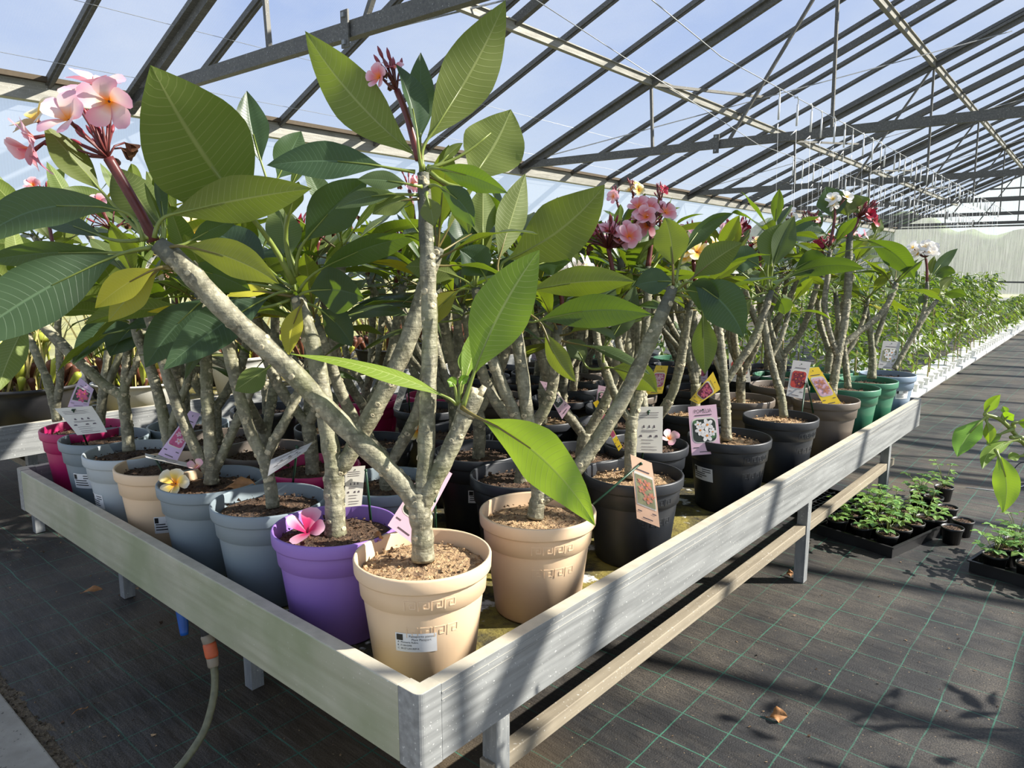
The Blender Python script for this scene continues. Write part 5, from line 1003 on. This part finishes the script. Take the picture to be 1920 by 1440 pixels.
def seedling_mesh(seed, n, hh):
    rnd = random.Random(seed); mb = MB()
    for _ in range(n):
        a = rnd.random() * 6.283; d = V((math.cos(a), math.sin(a), 0)); t_ = V((0, 0, .078)) + d * rnd.uniform(.02, .085) + V((0, 0, hh * rnd.uniform(.35, 1.0))); mb.tube([V((0, 0, .076)), lerp(V((0, 0, .078)), t_, .55) + V((0, 0, .012)), t_], .0013, 5, 1)
        for s_ in (-1.1, 0, 1.1):
            dd = (Matrix.Rotation(s_, 3, 'Z') @ d + V((0, 0, rnd.uniform(-.35, .1)))).normalized(); L = rnd.uniform(.03, .05); add_leaf(mb, t_, t_ + dd * .003, t_ + dd * L * .5 + V((0, 0, .004)), t_ + dd * L, L * .68, V((0, 0, 1)), .2, .1, 0, 1, .0008, (rnd.uniform(.85, 1.35), rnd.uniform(0, .18), 0, 1), 5, 0, rnd)
    o = mb.build('seedling', [STRL, PET_G]); d_ = o.data; bpy.data.objects.remove(o); return d_
SDM = [seedling_mesh(1, 7, .10), seedling_mesh(2, 10, .12), seedling_mesh(3, 5, .06), seedling_mesh(4, 9, .16)]
def smallpot(P, k, label, grp):
    root = empty('seedling_pot', P); tag(root, label, 'seedling pot', grp); link('pot', SPD, root); link('soil', SSD, root, (0, 0, 0), k)
    if k >= 0: link('seedling', SDM[k % 4], root, (0, 0, 0), k * 1.7)
    return root
def tray(label, P, ang, w, l, cells=False):
    root = empty('seed_tray', P); root.rotation_euler = (0, 0, ang); tag(root, label, 'seed tray'); mb = MB(); h = .05; t = .004
    mb.box((0, 0, 0), (w, l, t)); mb.box((0, 0, t), (t, l, h)); mb.box((w - t, 0, t), (w, l, h)); mb.box((t, 0, t), (w - t, t, h)); mb.box((t, l - t, t), (w - t, l, h))
    for a in ((-.008, -.008, w + .008, t), (-.008, l - t, w + .008, l + .008), (-.008, t, t, l - t), (w - t, t, w + .008, l - t)): mb.box((a[0], a[1], h - .001), (a[2], a[3], h + .005))
    mb.build('tray_shell', POTM['smallblack'], root)
    if cells:
        mb = MB()
        for i in range(1, 6): mb.box((w * i / 6 - .003, t, t), (w * i / 6 + .003, l - t, h - .004))
        for i in range(1, 9): mb.box((t, l * i / 9 - .003, t), (w - t, l * i / 9 + .003, h - .0045))
        mb.build('cell_grid', POTM['smallblack'], root)
    return root
fl = onz(1532, 1002, FZ); fr = onz(1672, 1047, FZ); ang = math.atan2(fr.y - fl.y, fr.x - fl.x); w1 = (fr - fl).length
tray('black tray crowded with seedling pots beyond the bench leg', fl + V((0, 0, .001)), ang, w1, .55); ux = V((math.cos(ang), math.sin(ang), 0)); uy = V((-ux.y, ux.x, 0))
k = 0
for j in range(4):
    for i in range(3):
        smallpot(fl + ux * (w1 * (i + .5) / 3) + uy * (.072 + .132 * j) + V((0, 0, .0055)), [2, 2, 1, 0, 1, 3, 1, 3, 1, 1, 0, 3][k], 'small black seedling pot standing in the crowded black tray', 'seedling pots in the crowded tray'); k += 1
tray('empty black cell tray half hidden behind the bench leg', onz(1488, 962, FZ) + V((0, 0, .001)) , ang + .1, .26, .42, True)
for u, v_, k in ((1783, 1018, -1), (1803, 1004, -1), (1752, 1000, 2), (1774, 978, -1), (1748, 958, 0), (1722, 948, 1), (1768, 938, 3)): smallpot(onz(u, v_, FZ) + V((0, 0, .001)), k, 'loose small black pot on the fabric beside the crowded tray', 'loose seedling pots on the floor')
f2 = onz(1816, 1072, FZ); tray('black seed tray cut off by the edge of view at right', f2 + V((0, 0, .001)), ang + .05, .42, .5); k = 0
ux = V((math.cos(ang + .05), math.sin(ang + .05), 0)); uy = V((-ux.y, ux.x, 0))
for j in range(3):
    for i in range(3): smallpot(f2 + ux * (.075 + .13 * i) + uy * (.075 + .14 * j) + V((0, 0, .0055)), [1, 3, 0, 1, 0, 3, 3, 1, 1][k], 'small leafy seedling pot in the tray at the right edge', 'seedling pots in the right edge tray'); k += 1
# thin cable loops and a white string on the aisle floor
mb = MB(); c0 = onz(1915, 905, FZ + .006); P_ = [V((.05 * math.cos(t * .5) * (1 + .1 * math.sin(t)), .05 * math.sin(t * .5), .004 + .06 + .06 * math.sin(t * .5))) for t in range(26)]; mb.tube(P_, .0028, 6); o = mb.build('cable_loop', DKP); o.location = c0; tag(o, 'thin black cable looped on the floor at the right edge', 'cable')
mb = MB(); P_ = [onz(u, v_, FZ + .004) for u, v_ in ((1812, 914), (1850, 918), (1880, 922), (1930, 908), (2000, 890))]; mb.tube(P_, .003, 6); tag(mb.build('white_string', WHITE), 'white string lying across the fabric near the right edge', 'string')
# ---------------------------------------------------------------- pepper plant leaning into view from the right
def sprig_plant(label, base, hh, limbs, seed, nl, traced_leaves=()):
    rnd = random.Random(seed); root = empty('pepper_bush', base); tag(root, label, 'pepper plant'); link('pot', SPD, root).scale = (2.6, 2.6, 2.4); link('soil', SSD, root).scale = (2.6, 2.6, 2.4); mb = MB(); B_ = V((0, 0, .18)); top = V((0, 0, hh)); mb.tube([B_, lerp(B_, top, .5) + V((.02, 0, 0)), top], [.009, .008, .006], 8); ml = MB()
    for l in limbs:
        P_, R_ = smooth_path([lerp(B_, top, .75)] + [V(p) - base for p in l], [.006] + [.0042] * len(l), 5); mb.tube(P_, R_, 6)
    mb.build('stem', PET_G, root)
    for _ in range(nl):
        a = rnd.random() * 6.283; z = hh * rnd.uniform(.35, 1.25); p = V((.24 * math.cos(a) * rnd.uniform(.2, 1) + .12, .3 * math.sin(a) * rnd.uniform(.2, 1), z)); L = rnd.uniform(.08, .13); d = V((math.cos(a), math.sin(a), rnd.uniform(-.8, .2))).normalized()
        add_leaf(ml, V((0, 0, z * .8)) if False else p - d * .05, p, p + d * L * .5 + V((0, 0, .01)), p + d * L, L * .42, V((rnd.uniform(-.4, .4), rnd.uniform(-.4, .4), 1)), .25, .06, 0, 1, .0014, (rnd.uniform(.9, 1.2), .05, 0, 1), 6, 0, rnd)
    for l in traced_leaves:
        n0 = len(ml.v); traced(ml, SD, l, rnd)
        for i in range(n0, len(ml.v)): ml.v[i] = tuple(V(ml.v[i]) - base)
    ml.build('foliage', [LEAFY, PET_G], root); return root
SD = 1.50; S_ = lambda u, v_, d=0.0: at(u, v_, SD + d)
sprig_plant('bright green pepper sprig reaching in from the right edge', V((1.22, 1.28, FZ + .001)), .95, [
    [S_(1990, 905, .05), S_(1925, 838, .02), S_(1880, 790), S_(1848, 778)], [S_(1985, 880, .04), S_(1930, 826, .02), S_(1895, 820)]], 6, 46, [
    ((1850, 778), (1846, 776), (1876, 740, -.02), 22, 'U', 20, 2, dict(y=.1, br=1.3)), ((1850, 780), (1844, 786), (1795, 857, -.04), 44, 'U', 20, 6, dict(br=1.15, wave=.12)), ((1852, 780), (1850, 790), (1855, 832, -.02), 22, 'D', 20, 2),
    ((1880, 790), (1884, 786), (1902, 778, -.02), 22, 'U', 20, 2, dict(br=1.3)), ((1880, 788), (1882, 776), (1880, 762), 14, 'U', 20, 2, dict(br=1.3)), ((1912, 826), (1905, 826), (1842, 880, -.05), 26, 'D', 30, 14, dict(wave=.1)),
    ((1868, 845, -.03), (1870, 850, -.04), (1880, 962, -.08), 46, 'U', 10, 10, dict(y=.12, br=1.3, wave=.14)), ((1900, 800, .02), (1906, 792), (1960, 800), 30, 'U', 30, 4), ((1900, 805), (1880, 812), (1850, 834), 16, 'D', 30, 2), ((1925, 835), (1915, 855), (1890, 860), 18, 'D', 20, 2)])
sprig_plant('pepper bush standing outside the aisle view at the right', V((1.55, 2.35, FZ + .001)), 1.05, [], 9, 60)
